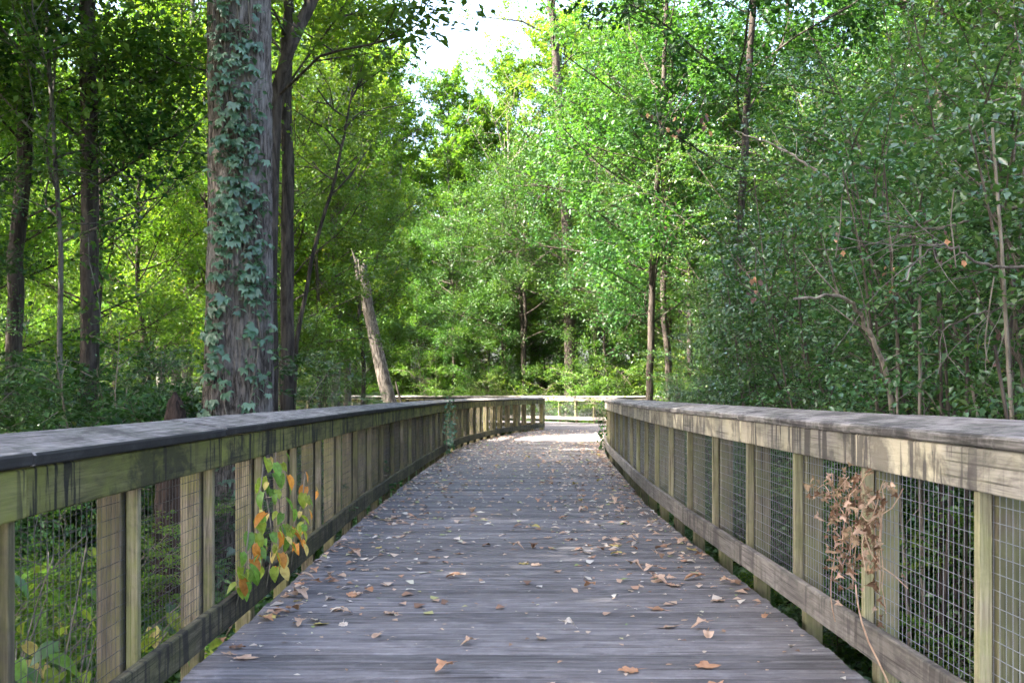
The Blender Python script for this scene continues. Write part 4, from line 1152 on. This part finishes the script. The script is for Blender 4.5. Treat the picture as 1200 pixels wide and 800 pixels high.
bare_branch([(px(1050, 6.6), 6.6, -.75), ip(1048, 460, 6.6), ip(1020, 390, 6.5), ip(995, 345, 6.4), ip(930, 350, 6.2)], .020, 'pale thick dead stem slanting up out of the privet behind the pale railing', 91, 8)
bare_branch([(px(1080, 6.9), 6.9, -.75), ip(1082, 470, 6.9), ip(1077, 380, 6.9), ip(1074, 300, 6.9)], .007, 'straight grey dead stem upright in the privet behind the pale railing', 92, 5, 'bark_grey')
bare_branch([ip(990, 222, 8.0), ip(950, 195, 8.0), ip(905, 168, 8.1), ip(862, 154, 8.2)], .012, 'pale bare branch slanting high across the privet leaves', 93, 4)
bare_branch([ip(1235, 240, 5.2), ip(1170, 245, 5.3), ip(1110, 268, 5.4), ip(1040, 265, 5.5)], .009, 'grey bare branch reaching sideways out of the privet', 94, 7, 'bark_grey')
bare_branch([ip(1225, 315, 4.6), ip(1150, 312, 4.6), ip(1120, 290, 4.6), ip(1095, 285, 4.6), ip(1055, 330, 4.5)], .007, 'crooked bare branch with drooping twigs in front of the privet', 95, 8, 'bark_grey')
bare_branch([ip(1215, 350, 4.9), ip(1150, 365, 4.9), ip(1080, 395, 4.9)], .006, 'thin drooping twig branch low against the privet leaves', 96, 6, 'bark_grey')

# bunches of dead leaves caught in the thicket
for i, (xx, yy, dd, where) in enumerate(((766, 140, 9.0, 'high in the privet near the pale bare branch'), (790, 145, 9.2, 'beside the slanting pale branch tip'), (828, 143, 9.0, 'at the tip of the slanting pale branch'), (987, 280, 6.2, 'over the pale slanting dead stem'),
                                 (886, 335, 8.0, 'low in the privet short of the dead stems'), (1118, 290, 4.7, 'on the crooked bare branch'), (1042, 325, 6.0, 'on the straight grey dead stem'), (776, 262, 13.0, 'by the ivy-wrapped trunk'), (1165, 395, 4.6, 'on the thin drooping twig branch'))):
    rg = np.random.default_rng(800 + i); c = ip(xx, yy, dd)
    root = empty('dead_leaf_bunch', c); tag(root, 'bunch of brown dead leaves caught ' + where, 'dead leaves')
    tb = Tubes(); tb.add(limb(rg, (0, 0, .25), (rg.normal(0, .2), .1, -1), .35, 5, 0, .1), .003, 4); link('twig', tb.mesh('twig'), M['stem'], root)
    for k in range(7 + i % 4):
        m = Matrix.Translation((rg.normal(0, .03), rg.normal(0, .03), rg.uniform(-.12, .08))) @ Matrix.Rotation(rg.uniform(0, 6.28), 4, 'Z') @ Matrix.Rotation(rg.uniform(.5, 2.2), 4, 'Y') @ Matrix.Scale(rg.uniform(.35, .7) * (1.0 if dd > 7 else .6), 4)
        link('leaf', with_mat(lobedm[rg.integers(6)], (M['dry_dark'], M['dry_orange'], M['dry_dark'], M['dry_brown'])[rg.integers(4)]), None, root, m)

# brown broken stump beyond the cross railing
def stump():
    Y = 57.0; X = px(503, Y); g = ground_z(X, Y); rg = np.random.default_rng(4); nu, nv = 26, 14; top = pz(443, Y) - g; V = []
    for j in range(nv):
        f = j / (nv - 1)
        for i in range(nu):
            a = 6.2832 * i / nu; w = 1 + .16 * mnoise.noise((math.cos(a) * 2, math.sin(a) * 2, f * 2)); rr = (.46 + .3 * (1 - f) ** 4) * w
            V.append((rr * math.cos(a), rr * math.sin(a), -.1 + (top + .1) * f + (.16 * mnoise.noise((math.cos(a) * 3, math.sin(a) * 3, 5)) if j == nv - 1 else 0)))
    F = [(j * nu + i, j * nu + (i + 1) % nu, (j + 1) * nu + (i + 1) % nu, (j + 1) * nu + i) for j in range(nv - 1) for i in range(nu)]
    root = empty('broken_stump', (X, Y, g)); tag(root, 'brown broken stump among the shrubs beyond the cross railing', 'stump')
    link('trunk', tri_mesh('trunk', np.array(V), np.array(F), smooth=True), M['bark_pale'], root)
    ring = np.array(V[-nu:]); Vt = np.vstack([ring * [.97, .97, 1] - [0, 0, .03], ring.mean(0) - [0, 0, .1]])
    link('broken_top', tri_mesh('top', Vt, np.array([(i, (i + 1) % nu, nu) for i in range(nu)])), M['dry_brown'], root)
stump()

# ------------------------------------------------------------------ fallen leaves on the boards
rg = np.random.default_rng(99)
KIND = [('dry_tan', 'curled tan dead leaf lying on the grey deck boards', 'tan fallen leaves on the deck'),
        ('dry_orange', 'orange-brown dead leaf lying on the grey deck boards', 'orange-brown fallen leaves on the deck'),
        ('dry_brown', 'dark brown shrivelled leaf lying on the grey deck boards', 'dark brown fallen leaves on the deck'),
        ('dry_pale', 'bleached pale dead leaf lying on the grey deck boards', 'bleached fallen leaves on the deck'),
        ('dry_yellow', 'yellow fallen leaf lying on the grey deck boards', 'yellow fallen leaves on the deck')]
WT = np.array([.44, .22, .10, .17, .07])
spots = []
while len(spots) < 300:
    y = 4.2 + 19 * rg.random() ** 1.15
    f = rg.random()
    if rg.random() < 0.45: f = (rg.random() ** 2.2 * .22) if rg.random() < .45 else 1 - rg.random() ** 2.0 * .28
    xl, xr = xat(fineL, y) + .06, xat(fineR, y) - .06
    spots.append((xl + (xr - xl) * f, y))
for cx_, cy_ in ((1.15, 8.0), (1.2, 7.2), (1.1, 10.2), (-1.2, 5.6), (-1.25, 7.2), (-1.2, 8.6), (1.0, 8.6), (.95, 9.2), (1.05, 7.6), (-1.05, 11.2), (-1.1, 10.8), (-1.2, 6.3), (.9, 11.5), (.8, 13)):
    for k in range(7): spots[rg.integers(40, 300)] = (cx_ + rg.normal(0, .16), cy_ + rg.normal(0, .28))
for x, y in spots:
    ki = rg.choice(5, p=WT); mat, lab, grp = KIND[ki]
    o = link('fallen_leaf', with_mat(lobedm[rg.integers(6)], M[mat]))
    o.location = (x, y, 0.0035); o.rotation_euler = (rg.normal(0, .10), rg.normal(0, .10), rg.uniform(0, 6.28))
    s = rg.uniform(.65, 1.35) if ki != 3 else rg.uniform(.5, 1.0)
    o.scale = (s, s, s * rg.uniform(.8, 1.5)); tag(o, lab, 'leaf', grp)
# crumbs and the far leaf litter: too many and too small to pick apart
def litter(name, label, n, y0, y1, pw, smin, smax, mat, seed, edgew=0.4):
    rg = np.random.default_rng(seed)
    y = y0 + (y1 - y0) * rg.random(n) ** pw; f = rg.random(n)
    e = rg.random(n) < edgew; f = np.where(e, np.where(rg.random(n) < .5, rg.random(n) ** 2 * .4, 1 - rg.random(n) ** 2 * .4), f)
    xl = np.interp(y, fineL[:, 1], fineL[:, 0]) + .03; xr = np.interp(y, fineR[:, 1], fineR[:, 0]) - .03
    x = xl + (xr - xl) * f; a = rg.uniform(0, 6.28, n); s = rg.uniform(smin, smax, n)
    c, sn = np.cos(a), np.sin(a); V = np.empty((n, 5, 3))
    for i, (u_, v_, w_) in enumerate(((-.5, 0, 0), (0, -.3, .25), (.5, .05, .05), (.1, .35, .3), (-.3, .25, .1))):
        uu = u_ * s * rg.uniform(.7, 1.3, n); vv = v_ * s * rg.uniform(.5, 1.3, n)
        V[:, i, 0] = x + uu * c - vv * sn; V[:, i, 1] = y + uu * sn + vv * c; V[:, i, 2] = 0.004 + w_ * s * rg.uniform(.1, 1, n)
    k = np.arange(n)[:, None] * 5
    F = np.concatenate([k + [[0, 1, 3]], k + [[1, 2, 3]], k + [[0, 3, 4]]])
    tag(link(name, tri_mesh(name, V.reshape(-1, 3), F, np.repeat(rg.random(n), 5)), mat), label, 'leaf litter', kind='stuff')
M['litter'] = leafmat('leaf_litter', [(0, (0.14, 0.08, 0.05)), (0.25, (0.36, 0.21, 0.13)), (0.55, (0.48, 0.35, 0.25)), (0.85, (0.56, 0.52, 0.46)), (0.93, (0.36, 0.34, 0.14)), (1, (0.13, 0.22, 0.06))], trans=(1, 1, 1), tmix=0.15, rough=0.7, val=0)
litter('leaf_crumbs', 'pale crumbs of broken leaves sprinkled over the grey deck boards', 2300, 3.6, 24, .75, .008, .042, M['litter'], 5, .6)
litter('leaf_litter', 'brown leaf litter scattered over the far stretch of the boardwalk', 4200, 6, 37, .8, .025, .10, M['litter'], 6, .55)
